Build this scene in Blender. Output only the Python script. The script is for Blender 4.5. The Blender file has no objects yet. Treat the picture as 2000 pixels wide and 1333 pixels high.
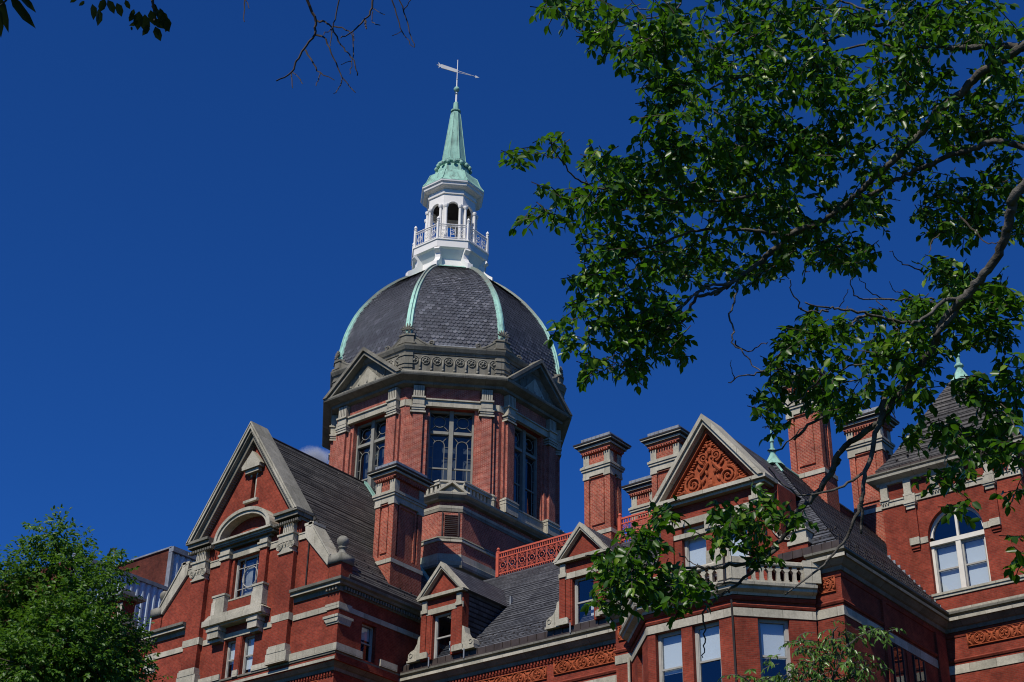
import bpy, bmesh, math, random
import numpy as np
from mathutils import Vector, noise as mnoise
R_ = math.radians
random.seed(7); rng = np.random.default_rng(7)
scene = bpy.context.scene
ZO = 1.6                                   # eye height: building tables are measured from the eye
# ---------------------------------------------------------------- camera
FPX = 3060.0
cam_d = bpy.data.cameras.new("camera"); cam = bpy.data.objects.new("camera", cam_d)
scene.collection.objects.link(cam); scene.camera = cam
cam_d.sensor_width = 36.0; cam_d.lens = FPX/2000*36.0
cam_d.clip_start = 0.1; cam_d.clip_end = 3000
YAW, PITCH, ROLL = R_(38.8), R_(29.4), R_(1.0)
Df = Vector((-math.sin(YAW)*math.cos(PITCH), math.cos(YAW)*math.cos(PITCH), math.sin(PITCH)))
r0 = Vector((math.cos(YAW), math.sin(YAW), 0)); u0 = r0.cross(Df)
Rv = r0*math.cos(ROLL)+u0*math.sin(ROLL); Uv = -r0*math.sin(ROLL)+u0*math.cos(ROLL)
from mathutils import Matrix
cam.matrix_world = Matrix(((Rv.x,Uv.x,-Df.x,0),(Rv.y,Uv.y,-Df.y,0),(Rv.z,Uv.z,-Df.z,ZO),(0,0,0,1)))
def ray(px, py):
    v = Rv*((px-1000)/FPX)+Uv*((666.5-py)/FPX)+Df
    return v.normalized()
def at(px, py, t):                          # a point t metres away in the direction of a measured limb
    v = ray(px, py)*t; return (v.x, v.y, v.z)
# ---------------------------------------------------------------- world, sun, exposure
SUN_AZ, SUN_EL = 7.5, 48.5
sdir = Vector((math.sin(R_(SUN_AZ))*math.cos(R_(SUN_EL)), -math.cos(R_(SUN_AZ))*math.cos(R_(SUN_EL)), math.sin(R_(SUN_EL))))
world = bpy.data.worlds.new("World"); scene.world = world; world.use_nodes = True
wn = world.node_tree; bg = wn.nodes["Background"]
sky = wn.nodes.new("ShaderNodeTexSky"); sky.sky_type = 'NISHITA'; sky.sun_disc = False
sky.sun_elevation = R_(SUN_EL); sky.sun_rotation = math.atan2(sdir.x, sdir.y)
sky.air_density = 1.0; sky.dust_density = 0.0; sky.ozone_density = 4.0; sky.altitude = 1500
tint = wn.nodes.new("ShaderNodeMix"); tint.data_type = 'RGBA'; tint.blend_type = 'MULTIPLY'; tint.inputs[0].default_value = 1
tint.inputs[7].default_value = (.25, .88, 1.93, 1)      # deep polarised blue
wn.links.new(sky.outputs[0], tint.inputs[6]); wn.links.new(tint.outputs[2], bg.inputs[0]); bg.inputs[1].default_value = 0.052
sun_d = bpy.data.lights.new("sun", 'SUN'); sun_d.energy = 4.7; sun_d.angle = R_(0.53); sun_d.color = (1.0, .945, .85)
sun = bpy.data.objects.new("sun", sun_d); scene.collection.objects.link(sun)
sun.rotation_euler = sdir.to_track_quat('Z', 'Y').to_euler(); sun.location = (0, 0, 60)
scene.view_settings.view_transform = 'Standard'; scene.view_settings.look = 'None'
scene.cycles.filter_width = 1.1
scene.view_settings.exposure = 0.0; scene.view_settings.gamma = 1.0
# ---------------------------------------------------------------- materials
def nm(name):
    m = bpy.data.materials.new(name); m.use_nodes = True; nt = m.node_tree
    nt.nodes["Principled BSDF"].inputs['Specular IOR Level'].default_value = .12
    return m, nt, nt.nodes, nt.links, nt.nodes["Principled BSDF"]
def c4(c): return (c[0], c[1], c[2], 1)
def mix(nt, fac, a, b, mode='MIX'):
    n = nt.nodes.new("ShaderNodeMix"); n.data_type = 'RGBA'; n.blend_type = mode
    for sock, val in ((n.inputs[0], fac), (n.inputs[6], a), (n.inputs[7], b)):
        if hasattr(val, 'is_linked') or isinstance(val, bpy.types.NodeSocket): nt.links.new(val, sock)
        elif isinstance(val, (int, float)): sock.default_value = val
        else: sock.default_value = c4(val)
    return n.outputs[2]
def math_(nt, op, a, b=0.0, c=None):
    n = nt.nodes.new("ShaderNodeMath"); n.operation = op
    for i, val in enumerate((a, b) if c is None else (a, b, c)):
        if isinstance(val, bpy.types.NodeSocket): nt.links.new(val, n.inputs[i])
        else: n.inputs[i].default_value = val
    return n.outputs[0]
def noise(nt, vec, scale, detail=4, rough=.55):
    n = nt.nodes.new("ShaderNodeTexNoise"); n.inputs['Scale'].default_value = scale
    n.inputs['Detail'].default_value = detail; n.inputs['Roughness'].default_value = rough
    nt.links.new(vec, n.inputs['Vector']); return n.outputs['Fac']
def ramp(nt, fac, a, b, c0=(0,0,0), c1=(1,1,1)):
    n = nt.nodes.new("ShaderNodeValToRGB"); n.color_ramp.elements[0].position = a; n.color_ramp.elements[1].position = b
    n.color_ramp.elements[0].color = c4(c0); n.color_ramp.elements[1].color = c4(c1)
    nt.links.new(fac, n.inputs[0]); return n.outputs[0]
def geo_uv(nt):
    g = nt.nodes.new("ShaderNodeNewGeometry")
    sp = nt.nodes.new("ShaderNodeSeparateXYZ"); nt.links.new(g.outputs['Position'], sp.inputs[0])
    sn = nt.nodes.new("ShaderNodeSeparateXYZ"); nt.links.new(g.outputs['True Normal'], sn.inputs[0])
    u = math_(nt, 'SUBTRACT', math_(nt, 'MULTIPLY', sp.outputs[1], sn.outputs[0]), math_(nt, 'MULTIPLY', sp.outputs[0], sn.outputs[1]))
    nl = math_(nt, 'SQRT', math_(nt, 'ADD', math_(nt, 'MULTIPLY', sn.outputs[0], sn.outputs[0]), math_(nt, 'MULTIPLY', sn.outputs[1], sn.outputs[1])))
    nl = math_(nt, 'MAXIMUM', nl, .15)
    u = math_(nt, 'DIVIDE', u, nl); v = math_(nt, 'DIVIDE', sp.outputs[2], nl)
    cb = nt.nodes.new("ShaderNodeCombineXYZ"); nt.links.new(u, cb.inputs[0]); nt.links.new(v, cb.inputs[1])
    return g, cb.outputs[0], sp
def bump(nt, h, dist, strength=.5):
    b = nt.nodes.new("ShaderNodeBump"); b.inputs['Distance'].default_value = dist; b.inputs['Strength'].default_value = strength
    nt.links.new(h, b.inputs['Height']); nt.links.new(b.outputs[0], nt.nodes["Principled BSDF"].inputs['Normal'])
def brick_mat(name, ca, cb_, mortar, bw=.22, rh=.07, ms=.009, var=.35):
    m, nt, N, L, P = nm(name); g, uv, sp = geo_uv(nt)
    t = N.new("ShaderNodeTexBrick"); L.new(uv, t.inputs['Vector']); t.inputs['Scale'].default_value = 1
    t.inputs['Brick Width'].default_value = bw; t.inputs['Row Height'].default_value = rh
    t.inputs['Mortar Size'].default_value = ms; t.inputs['Color1'].default_value = c4(ca); t.inputs['Color2'].default_value = c4(cb_)
    t.inputs['Mortar'].default_value = c4(mortar); t.inputs['Bias'].default_value = 0.0
    n1 = noise(nt, g.outputs['Position'], .45, 5); n2 = noise(nt, g.outputs['Position'], 7, 3)
    f = ramp(nt, n1, .3, .72, (1-var,)*3, (1+var*.5,)*3)
    n3 = noise(nt, g.outputs['Position'], 1.9, 4)
    c = mix(nt, 1.0, t.outputs['Color'], f, 'MULTIPLY')
    f2 = ramp(nt, n2, .3, .75, (.78,.76,.74), (1.2,1.15,1.12))
    c = mix(nt, 1.0, c, f2, 'MULTIPLY')
    c = mix(nt, 1.0, c, ramp(nt, n3, .35, .68, (.80,.78,.80), (1.16,1.12,1.05)), 'MULTIPLY')
    # soot streaks
    mp = N.new("ShaderNodeMapping"); mp.inputs['Scale'].default_value = (1.6, 1.6, .22); L.new(g.outputs['Position'], mp.inputs[0])
    st = ramp(nt, noise(nt, mp.outputs[0], 1.0, 5), .55, .8)
    c = mix(nt, math_(nt, 'MULTIPLY', st, .45), c, (ca[0]*.35, ca[1]*.5, cb_[2]*.6))
    L.new(c, P.inputs['Base Color']); P.inputs['Roughness'].default_value = .85
    bump(nt, t.outputs['Fac'], -.01, .4); return m
def stone_mat(name, light, dark, stain, amt=.5):
    m, nt, N, L, P = nm(name); g, uv, sp = geo_uv(nt)
    n1 = noise(nt, g.outputs['Position'], 1.1, 6, .65); n2 = noise(nt, g.outputs['Position'], 14, 4)
    c = mix(nt, ramp(nt, n1, .35, .68), light, dark)
    mp = N.new("ShaderNodeMapping"); mp.inputs['Scale'].default_value = (3, 3, .35); L.new(g.outputs['Position'], mp.inputs[0])
    st = ramp(nt, noise(nt, mp.outputs[0], 1.0, 5, .6), .5, .78)
    c = mix(nt, math_(nt, 'MULTIPLY', st, amt), c, stain)
    t = N.new("ShaderNodeTexBrick"); L.new(uv, t.inputs['Vector']); t.inputs['Scale'].default_value = 1
    t.inputs['Brick Width'].default_value = 1.15; t.inputs['Row Height'].default_value = 4.0; t.inputs['Mortar Size'].default_value = .009
    t.inputs['Color1'].default_value = (1,1,1,1); t.inputs['Color2'].default_value = (.76,.77,.75,1); t.inputs['Mortar'].default_value = (.4,.39,.36,1)
    c = mix(nt, 1.0, c, t.outputs['Color'], 'MULTIPLY')
    c = mix(nt, 1.0, c, ramp(nt, n2, .3, .7, (.84,)*3, (1.1,)*3), 'MULTIPLY')
    L.new(c, P.inputs['Base Color']); P.inputs['Roughness'].default_value = .8
    bump(nt, n2, .02, .35); return m
def plain(name, col, rough=.6, metal=0, var=.25, sc=3.0, dark=None):
    m, nt, N, L, P = nm(name); g = N.new("ShaderNodeNewGeometry")
    n1 = noise(nt, g.outputs['Position'], sc, 5)
    d = dark if dark else tuple(x*(1-var) for x in col)
    c = mix(nt, ramp(nt, n1, .35, .7), col, d)
    L.new(c, P.inputs['Base Color']); P.inputs['Roughness'].default_value = rough; P.inputs['Metallic'].default_value = metal
    return m
def slate_mat(name, ca, cb_, rh=.17, bw=.26):
    m, nt, N, L, P = nm(name); g, uv, sp = geo_uv(nt)
    t = N.new("ShaderNodeTexBrick"); L.new(uv, t.inputs['Vector']); t.inputs['Scale'].default_value = 1
    t.inputs['Brick Width'].default_value = bw; t.inputs['Row Height'].default_value = rh; t.inputs['Mortar Size'].default_value = .006
    t.inputs['Color1'].default_value = c4(ca); t.inputs['Color2'].default_value = c4(cb_); t.inputs['Mortar'].default_value = (.008,.008,.009,1)
    # lower edge of every course shows as a dark line
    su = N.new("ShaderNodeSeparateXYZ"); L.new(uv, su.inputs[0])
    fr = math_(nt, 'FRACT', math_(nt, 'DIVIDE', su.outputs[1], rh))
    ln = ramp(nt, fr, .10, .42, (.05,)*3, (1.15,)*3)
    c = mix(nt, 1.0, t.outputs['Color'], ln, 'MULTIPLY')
    n1 = noise(nt, g.outputs['Position'], .9, 5); n2 = noise(nt, uv, 5, 3)
    c = mix(nt, 1.0, c, ramp(nt, n1, .3, .7, (.72,.72,.74), (1.25,1.24,1.2)), 'MULTIPLY')
    c = mix(nt, 1.0, c, ramp(nt, n2, .3, .7, (.8,)*3, (1.2,)*3), 'MULTIPLY')
    L.new(c, P.inputs['Base Color']); P.inputs['Roughness'].default_value = .5; bump(nt, fr, .04, 1.0); return m
def island_mat(name, ca, cb_, rough=.45, trans=None, tf=.25, third=None):
    m, nt, N, L, P = nm(name); P.inputs['Specular IOR Level'].default_value = .3; g = N.new("ShaderNodeNewGeometry")
    r = g.outputs['Random Per Island']
    c = mix(nt, r, ca, cb_)
    if third:
        c = mix(nt, math_(nt, 'GREATER_THAN', math_(nt, 'FRACT', math_(nt, 'MULTIPLY', r, 17.3)), .88), c, third)
    n1 = noise(nt, g.outputs['Position'], 1.3, 3)
    c = mix(nt, 1.0, c, ramp(nt, n1, .3, .7, (.75,)*3, (1.25,)*3), 'MULTIPLY')
    L.new(c, P.inputs['Base Color']); P.inputs['Roughness'].default_value = rough
    if trans:
        t = N.new("ShaderNodeBsdfTranslucent"); t.inputs[0].default_value = c4(trans)
        ms = N.new("ShaderNodeMixShader"); ms.inputs[0].default_value = tf
        L.new(P.outputs[0], ms.inputs[1]); L.new(t.outputs[0], ms.inputs[2]); L.new(ms.outputs[0], N["Material Output"].inputs[0])
    return m
def glass_mat(name, refl=.16):
    m, nt, N, L, P = nm(name)
    tr = N.new("ShaderNodeBsdfTransparent"); tr.inputs[0].default_value = (.72,.76,.78,1)
    gl = N.new("ShaderNodeBsdfGlossy"); gl.inputs['Roughness'].default_value = .03; gl.inputs[0].default_value = (.9,.95,1,1)
    fr = N.new("ShaderNodeLayerWeight"); fr.inputs[0].default_value = .5
    f = math_(nt, 'ADD', math_(nt, 'MULTIPLY', math_(nt, 'POWER', fr.outputs['Facing'], 3.0), .8), refl)
    g = N.new("ShaderNodeNewGeometry"); b = N.new("ShaderNodeBump"); b.inputs['Distance'].default_value = .02; b.inputs['Strength'].default_value = .12
    L.new(noise(nt, g.outputs['Position'], 1.7, 2), b.inputs['Height']); L.new(b.outputs[0], gl.inputs['Normal'])
    ms = N.new("ShaderNodeMixShader"); L.new(f, ms.inputs[0]); L.new(tr.outputs[0], ms.inputs[1]); L.new(gl.outputs[0], ms.inputs[2])
    L.new(ms.outputs[0], N["Material Output"].inputs[0]); return m
def copper_mat():
    m, nt, N, L, P = nm("verdigris_copper"); g = N.new("ShaderNodeNewGeometry")
    n1 = noise(nt, g.outputs['Position'], 1.4, 6, .65); n2 = noise(nt, g.outputs['Position'], 9, 4)
    c = mix(nt, ramp(nt, n1, .35, .7), (.30,.52,.42), (.19,.36,.30))
    mp = N.new("ShaderNodeMapping"); mp.inputs['Scale'].default_value = (5, 5, .5); L.new(g.outputs['Position'], mp.inputs[0])
    c = mix(nt, ramp(nt, noise(nt, mp.outputs[0], 1, 5), .48, .72), c, (.13,.20,.17))
    c = mix(nt, ramp(nt, n2, .6, .8), c, (.14,.16,.13))
    L.new(c, P.inputs['Base Color']); P.inputs['Roughness'].default_value = .6; return m
def rib_mat():
    m, nt, N, L, P = nm("rib_copper"); g, uv, sp = geo_uv(nt)
    n1 = noise(nt, g.outputs['Position'], 1.2, 5, .6)
    hz = math_(nt, 'ADD', sp.outputs[2], math_(nt, 'MULTIPLY', n1, 3.0))
    f = ramp(nt, math_(nt, 'MULTIPLY', math_(nt, 'SUBTRACT', hz, 48.6), .25), .2, .75)
    c = mix(nt, f, (.34,.60,.50), (.20,.22,.19)); c = mix(nt, ramp(nt, noise(nt, g.outputs['Position'], 3, 5), .5, .7), c, (.20,.33,.29))
    L.new(c, P.inputs['Base Color']); P.inputs['Roughness'].default_value = .55; return m
def corr_mat(name, col):
    m, nt, N, L, P = nm(name); g, uv, sp = geo_uv(nt)
    n1 = noise(nt, g.outputs['Position'], .8, 4)
    L.new(mix(nt, n1, col, tuple(x*.75 for x in col)), P.inputs['Base Color']); P.inputs['Roughness'].default_value = .45; P.inputs['Metallic'].default_value = .05
    return m
M = {}
M['brick'] = brick_mat("red_brick", (.285,.051,.030), (.205,.036,.021), (.22,.075,.052))
M['brickr'] = brick_mat("rotunda_brick", (.41,.098,.068), (.26,.052,.037), (.44,.24,.19), ms=.012, var=.25)
M['brickc'] = brick_mat("chimney_brick", (.40,.085,.052), (.25,.046,.030), (.40,.21,.15), ms=.012, var=.25)
M['brown'] = brick_mat("brown_brick", (.14,.038,.026), (.10,.028,.020), (.10,.045,.035))
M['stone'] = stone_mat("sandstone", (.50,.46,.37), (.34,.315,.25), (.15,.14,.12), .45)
M['stoned'] = stone_mat("weathered_shade_stone", (.24,.225,.185), (.15,.14,.115), (.07,.065,.055), .5)  # weathered tone; on the main cornice its darkness also stands in for shade
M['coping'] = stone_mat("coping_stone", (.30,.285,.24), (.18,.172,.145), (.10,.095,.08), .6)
M['terra'] = plain("terracotta", (.34,.080,.032), .7, 0, .35, 5)
M['redpaint'] = plain("red_painted_iron", (.52,.11,.07), .45, 0, .2, 4)
M['slate'] = slate_mat("grey_slate", (.082,.085,.096), (.048,.050,.058), .24, .34)
M['slatew'] = slate_mat("weathered_slate", (.085,.080,.075), (.055,.053,.052), .27, .45)
M['tile'] = island_mat("dome_slate_tiles", (.064,.067,.078), (.104,.108,.122), .40, third=(.145,.148,.165))
M['tileb'] = plain("slate_underlay", (.03,.03,.033), .8)
M['copper'] = copper_mat(); M['rib'] = rib_mat()
M['white'] = plain("white_paint", (.76,.74,.70), .5, 0, .08, 2)
M['frame'] = plain("grey_painted_wood", (.36,.345,.31), .55, 0, .2, 4)
M['framew'] = plain("cream_painted_wood", (.66,.62,.54), .5, 0, .12, 4)
M['frames'] = plain("stone_coloured_frame", (.25,.245,.21), .7, 0, .2, 3)
M['glass'] = glass_mat("window_glass", .10); M['glassb'] = glass_mat("window_glass_dark", .06)
M['blind'] = plain("roller_blind", (.80,.84,.86), .8, 0, .05, .6)
M['room'] = plain("dark_interior", (.02,.02,.022), .9)
M['curtain'] = plain("curtain_cloth", (.5,.52,.5), .9)
M['lead'] = plain("lead_sheet", (.27,.29,.315), .5, .2, .35, 3)
M['dark'] = plain("dark_metal", (.045,.038,.035), .55, .2, .4, 4)
M['apron'] = plain("brown_metal_flashing", (.085,.066,.058), .45, .3, .4, 2)
M['corr'] = corr_mat("corrugated_metal", (.60,.70,.78))
M['bark'] = plain("bark", (.125,.115,.10), .9, 0, .55, 9, (.03,.027,.022))
_nt = M['bark'].node_tree; _g = _nt.nodes.new('ShaderNodeNewGeometry'); bump(_nt, noise(_nt, _g.outputs['Position'], 30, 5), .02, .9)
M['barkd'] = plain("dark_bark", (.075,.06,.05), .9, 0, .5, 9)
M['leaf'] = island_mat("leaf_green", (.020,.060,.005), (.050,.120,.009), .36, (.12,.32,.01), .30, third=(.13,.21,.02))
M['leafs'] = island_mat("leaf_small", (.035,.095,.008), (.075,.155,.016), .45, (.14,.30,.02), .32)
M['leafn'] = island_mat("leaf_narrow", (.045,.105,.015), (.10,.18,.03), .3, (.12,.22,.03), .2)
M['leafd'] = island_mat("leaf_dark", (.02,.035,.012), (.035,.05,.018), .4, (.03,.05,.01), .15)
M['ground'] = plain("grass_ground", (.035,.05,.018), .95, 0, .4, .3)
# ---------------------------------------------------------------- mesh builder
def FR(ox, oy, ang):                         # frame on a wall: s along it, o outward (ang = direction of the outward normal)
    a = R_(ang); return (ox, oy, math.cos(a), math.sin(a))
class MB:
    def __init__(s, fr=None): s.v = []; s.f = []; s.fr = fr
    def P(s, a, o, z):
        if s.fr is None: return (a, o, z+ZO)
        ox, oy, nx, ny = s.fr
        return (ox-ny*a+nx*o, oy+nx*a+ny*o, z+ZO)
    def add(s, pts, faces):
        b = len(s.v); s.v += pts; s.f += [tuple(b+i for i in f) for f in faces]
    def box(s, a0, a1, o0, o1, z0, z1):
        p = [s.P(a, o, z) for z in (z0, z1) for (a, o) in ((a0,o0),(a1,o0),(a1,o1),(a0,o1))]
        s.add(p, [(0,3,2,1),(4,5,6,7),(0,1,5,4),(1,2,6,5),(2,3,7,6),(3,0,4,7)])
    def prism(s, poly, o0, o1):              # poly in (s, z), extruded along o
        n = len(poly); p = [s.P(a, o0, z) for a, z in poly]+[s.P(a, o1, z) for a, z in poly]
        s.add(p, [tuple(range(n-1,-1,-1)), tuple(range(n,2*n))]+[(i,(i+1)%n,n+(i+1)%n,n+i) for i in range(n)])
    def slab(s, poly, z0, z1):               # poly in (s, o), extruded in z
        n = len(poly); p = [s.P(a, o, z0) for a, o in poly]+[s.P(a, o, z1) for a, o in poly]
        s.add(p, [tuple(range(n-1,-1,-1)), tuple(range(n,2*n))]+[(i,(i+1)%n,n+(i+1)%n,n+i) for i in range(n)])
    def raw(s, pts, faces): s.add([s.P(*p) for p in pts], faces)
    def tube(s, pts, r, n=6, closed=False):
        P = [Vector(s.P(*p)) for p in pts]; m = len(P)
        rs = r if isinstance(r, (list, tuple)) else [r]*m
        b = len(s.v); prev = None
        for i in range(m):
            if closed: t = P[(i+1)%m]-P[i-1]
            else: t = P[min(i+1,m-1)]-P[max(i-1,0)]
            if t.length < 1e-9: t = Vector((0,0,1))
            t.normalize()
            if prev is None:
                x = t.orthogonal().normalized()
            else:
                x = prev-t*prev.dot(t)
                if x.length < 1e-6: x = t.orthogonal()
                x.normalize()
            prev = x; y = t.cross(x)
            for k in range(n):
                a = 2*math.pi*k/n; q = P[i]+(x*math.cos(a)+y*math.sin(a))*rs[i]; s.v.append((q.x,q.y,q.z))
        for i in range(m if closed else m-1):
            j = (i+1)%m
            for k in range(n): s.f.append((b+i*n+k, b+i*n+(k+1)%n, b+j*n+(k+1)%n, b+j*n+k))
        if not closed:
            s.f.append(tuple(b+k for k in range(n-1,-1,-1))); s.f.append(tuple(b+(m-1)*n+k for k in range(n)))
    def ring(s, a, z, o, R, r, n=16, a0=0, a1=360, m=5):   # ring lying in the wall plane
        full = abs(a1-a0) >= 360; k = n if full else n+1
        pts = [(a+R*math.cos(R_(a0+(a1-a0)*i/n)), o, z+R*math.sin(R_(a0+(a1-a0)*i/n))) for i in range(k)]
        s.tube(pts, r, m, full)
    def blob(s, a, o, z, ra, ro, rz, n=8, m=5, rot=0):
        pts = []; ca, sa = math.cos(R_(rot)), math.sin(R_(rot))
        for i in range(m+1):
            th = math.pi*i/m
            for k in range(n):
                ph = 2*math.pi*k/n
                x = ra*math.sin(th)*math.cos(ph); y = ro*math.sin(th)*math.sin(ph); zz = rz*math.cos(th)
                pts.append((a+x*ca-zz*sa, o+y, z+x*sa+zz*ca))
        f = [(i*n+k, i*n+(k+1)%n, (i+1)*n+(k+1)%n, (i+1)*n+k) for i in range(m) for k in range(n)]
        s.raw(pts, f)
    def lathe(s, cx, cy, prof, n=16, a0=0):
        b = len(s.v)
        for r, z in prof:
            for k in range(n):
                a = R_(a0)+2*math.pi*k/n; s.v.append(s.P(cx+r*math.cos(a), cy+r*math.sin(a), z))
        m = len(prof)
        for i in range(m-1):
            for k in range(n): s.f.append((b+i*n+k, b+i*n+(k+1)%n, b+(i+1)*n+(k+1)%n, b+(i+1)*n+k))
        s.f.append(tuple(b+k for k in range(n-1,-1,-1))); s.f.append(tuple(b+(m-1)*n+k for k in range(n)))
    def pieces(s):
        # faces grouped into clusters that stand well apart from each other
        n = len(s.v); par = list(range(n))
        def fd(i):
            while par[i] != i: par[i] = par[par[i]]; i = par[i]
            return i
        for f in s.f:
            a = fd(f[0])
            for k in f[1:]: par[fd(k)] = a
        root = np.array([fd(i) for i in range(n)]); V = np.array(s.v); ids, inv = np.unique(root, return_inverse=True)
        if len(ids) < 2 or len(ids) > 500: return None
        lo = np.full((len(ids), 3), 1e9); hi = -lo; np.minimum.at(lo, inv, V); np.maximum.at(hi, inv, V)
        sz = (hi-lo).max(1)
        gap = np.maximum(0, np.maximum(lo[:,None]-hi[None], lo[None]-hi[:,None])); near = np.sqrt((gap**2).sum(2)) <= np.maximum(.02, .5*np.maximum(sz[:,None], sz[None]))
        lab = -np.ones(len(ids), int); c = 0
        for i in range(len(ids)):
            if lab[i] >= 0: continue
            st = [i]; lab[i] = c
            while st:
                q = st.pop()
                for j in np.nonzero(near[q] & (lab < 0))[0]: lab[j] = c; st.append(j)
            c += 1
        if c < 2 or c > 8: return None
        vl = lab[inv]; out = []
        for k in range(c):
            idx = {int(v): i for i, v in enumerate(np.nonzero(vl == k)[0])}
            q = MB(); q.v = [s.v[v] for v in idx]; q.f = [tuple(idx[v] for v in f) for f in s.f if f[0] in idx]; out.append(q)
        return sorted(out, key=lambda q: -len(q.f))
    def build(s, name, mat, parent=None, label=None, smooth=False, split=True):
        if split and parent is not None and not label and len(s.v) < 20000:
            ps = s.pieces()
            if ps:
                r = [q.build(name, mat, parent, None, smooth, False) for q in ps]; return r[0]
        me = bpy.data.meshes.new(name); me.from_pydata(s.v, [], s.f)
        bm = bmesh.new(); bm.from_mesh(me); bmesh.ops.recalc_face_normals(bm, faces=bm.faces); bm.to_mesh(me); bm.free()
        if smooth: me.polygons.foreach_set('use_smooth', [True]*len(me.polygons))
        me.materials.append(M[mat]); ob = bpy.data.objects.new(name, me); scene.collection.objects.link(ob)
        if parent is not None:
            ob.parent = parent
            w = Vector((0,0,0)); p = parent
            while p: w += p.location; p = p.parent
            ob.location = -w
        if label: ob['label'] = label
        return ob
def sweep(mb, path, prof, closed=False):     # world path walked with the outside on the right; prof = closed section of (distance out, z)
    n = len(path); offs = []
    for i in range(n):
        a = path[i-1] if (closed or i > 0) else None; c = path[(i+1)%n] if (closed or i < n-1) else None; b = path[i]
        def nr(p, q):
            dx, dy = q[0]-p[0], q[1]-p[1]; l = math.hypot(dx, dy); return (dy/l, -dx/l)
        n1 = nr(a, b) if a else None; n2 = nr(b, c) if c else None
        if n1 and n2:
            k = 1+n1[0]*n2[0]+n1[1]*n2[1]; offs.append(((n1[0]+n2[0])/k, (n1[1]+n2[1])/k))
        else: offs.append(n1 or n2)
    m = len(prof); b0 = len(mb.v)
    for (x, y), (ox, oy) in zip(path, offs):
        for d, z in prof: mb.v.append((x+ox*d, y+oy*d, z+ZO))
    for i in range(n if closed else n-1):
        j = (i+1)%n
        for k in range(m): mb.f.append((b0+i*m+k, b0+i*m+(k+1)%m, b0+j*m+(k+1)%m, b0+j*m+k))
    if not closed:
        mb.f.append(tuple(b0+k for k in range(m-1,-1,-1))); mb.f.append(tuple(b0+(n-1)*m+k for k in range(m)))
def dentils(mb, p, q, d0, d1, z0, z1, w=.09, gap=.09):
    dx, dy = q[0]-p[0], q[1]-p[1]; l = math.hypot(dx, dy); fr = mb.fr
    mb.fr = (p[0], p[1], dy/l, -dx/l); k = int(l/(w+gap))
    for i in range(k):
        a = (i+.25)*l/k; mb.box(a, a+w, d0, d1, z0, z1)
    mb.fr = fr
def wall(mb, s0, s1, z0, z1, holes, o0, o1):
    ss = sorted({s0, s1}|{h[0] for h in holes}|{h[1] for h in holes}); zs = sorted({z0, z1}|{h[2] for h in holes}|{h[3] for h in holes})
    ss = [a for a in ss if s0 <= a <= s1]; zs = [z for z in zs if z0 <= z <= z1]
    for i in range(len(ss)-1):
        run = None
        for j in range(len(zs)-1):
            cm, zm = (ss[i]+ss[i+1])/2, (zs[j]+zs[j+1])/2
            if any(h[0] < cm < h[1] and h[2] < zm < h[3] for h in holes):
                if run is not None: mb.box(ss[i], ss[i+1], o0, o1, run, zs[j]); run = None
            elif run is None: run = zs[j]
        if run is not None: mb.box(ss[i], ss[i+1], o0, o1, run, zs[-1])
def empty(name, loc, label, cat, group=None):
    o = bpy.data.objects.new(name, None); scene.collection.objects.link(o); o.location = loc
    o['label'] = label; o['category'] = cat
    if group: o['group'] = group
    return o
# ---------------------------------------------------------------- ground
g = MB(); g.raw([(-1500,-1500,-1.6),(1500,-1500,-1.6),(1500,1500,-1.6),(-1500,1500,-1.6)], [(0,1,2,3)])
go = g.build("ground", 'ground'); go['kind'] = 'structure'
# ================================================================ the domed brick building
B = empty("hospital_building", (-40, 56, 0), "red brick building with slate gables and an octagonal dome under a white lantern", "building")
# ---- helpers for its parts
def sash(fr, s0, s1, z0, z1, rec=.22, fw=.07, frame='frame', blind=0.0, mid=True, label=None, muntin=False, curt=False, low=False):
    m = MB(fr); o1, o0 = -rec, -rec-.09
    m.box(s0, s0+fw, o0, o1, z0, z1); m.box(s1-fw, s1, o0, o1, z0, z1)
    m.box(s0+fw, s1-fw, o0, o1, z1-fw, z1); m.box(s0+fw, s1-fw, o0, o1+.03, z0, z0+fw*1.2)
    zm = (z0+z1)/2
    if mid: m.box(s0+fw, s1-fw, o0, o1-.02, zm-.035, zm+.035)
    # inner sash lines
    m.box(s0+fw, s0+fw+.035, o0-.03, o1-.03, z0+fw, z1-fw); m.box(s1-fw-.035, s1-fw, o0-.03, o1-.03, z0+fw, z1-fw)
    w = m.build("window", frame, B, label)
    p = MB(fr); p.raw([(s0+fw,o0+.016,z0+fw),(s1-fw,o0+.016,z0+fw),(s1-fw,o0+.016,z1-fw),(s0+fw,o0+.016,z1-fw)], [(0,1,2,3)]); p.build("pane", 'glass', w)
    r = MB(fr); r.box(s0-.1, s1+.1, o0-1.6, o0-1.55, z0-.15, z1+.1); r.box(s0-.12, s0-.1, o0-1.6, o0-.02, z0-.1, z1+.1); r.box(s1+.1, s1+.12, o0-1.6, o0-.02, z0-.1, z1+.1)
    r.box(s0-.12, s1+.12, o0-1.6, o0-.02, z1+.1, z1+.14); r.build("room_lining", 'room', w)
    if blind:
        b = MB(fr); h = (z1-z0)*blind; b.box(s0+fw+.03, s1-fw-.03, o0-.06, o0-.05, z1-fw-h, z1-fw); b.build("blind", 'blind', w)
    if curt:
        b = MB(fr); n = 7; a0, a1 = s0+(s1-s0)*.3, s0+(s1-s0)*.55
        for i in range(n): b.box(a0+(a1-a0)*i/n, a0+(a1-a0)*(i+.8)/n, o0-.12-.03*(i%2), o0-.10, z0+.05, z1-.25)
        b.build("curtain", 'curtain', w)
    return w
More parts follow.
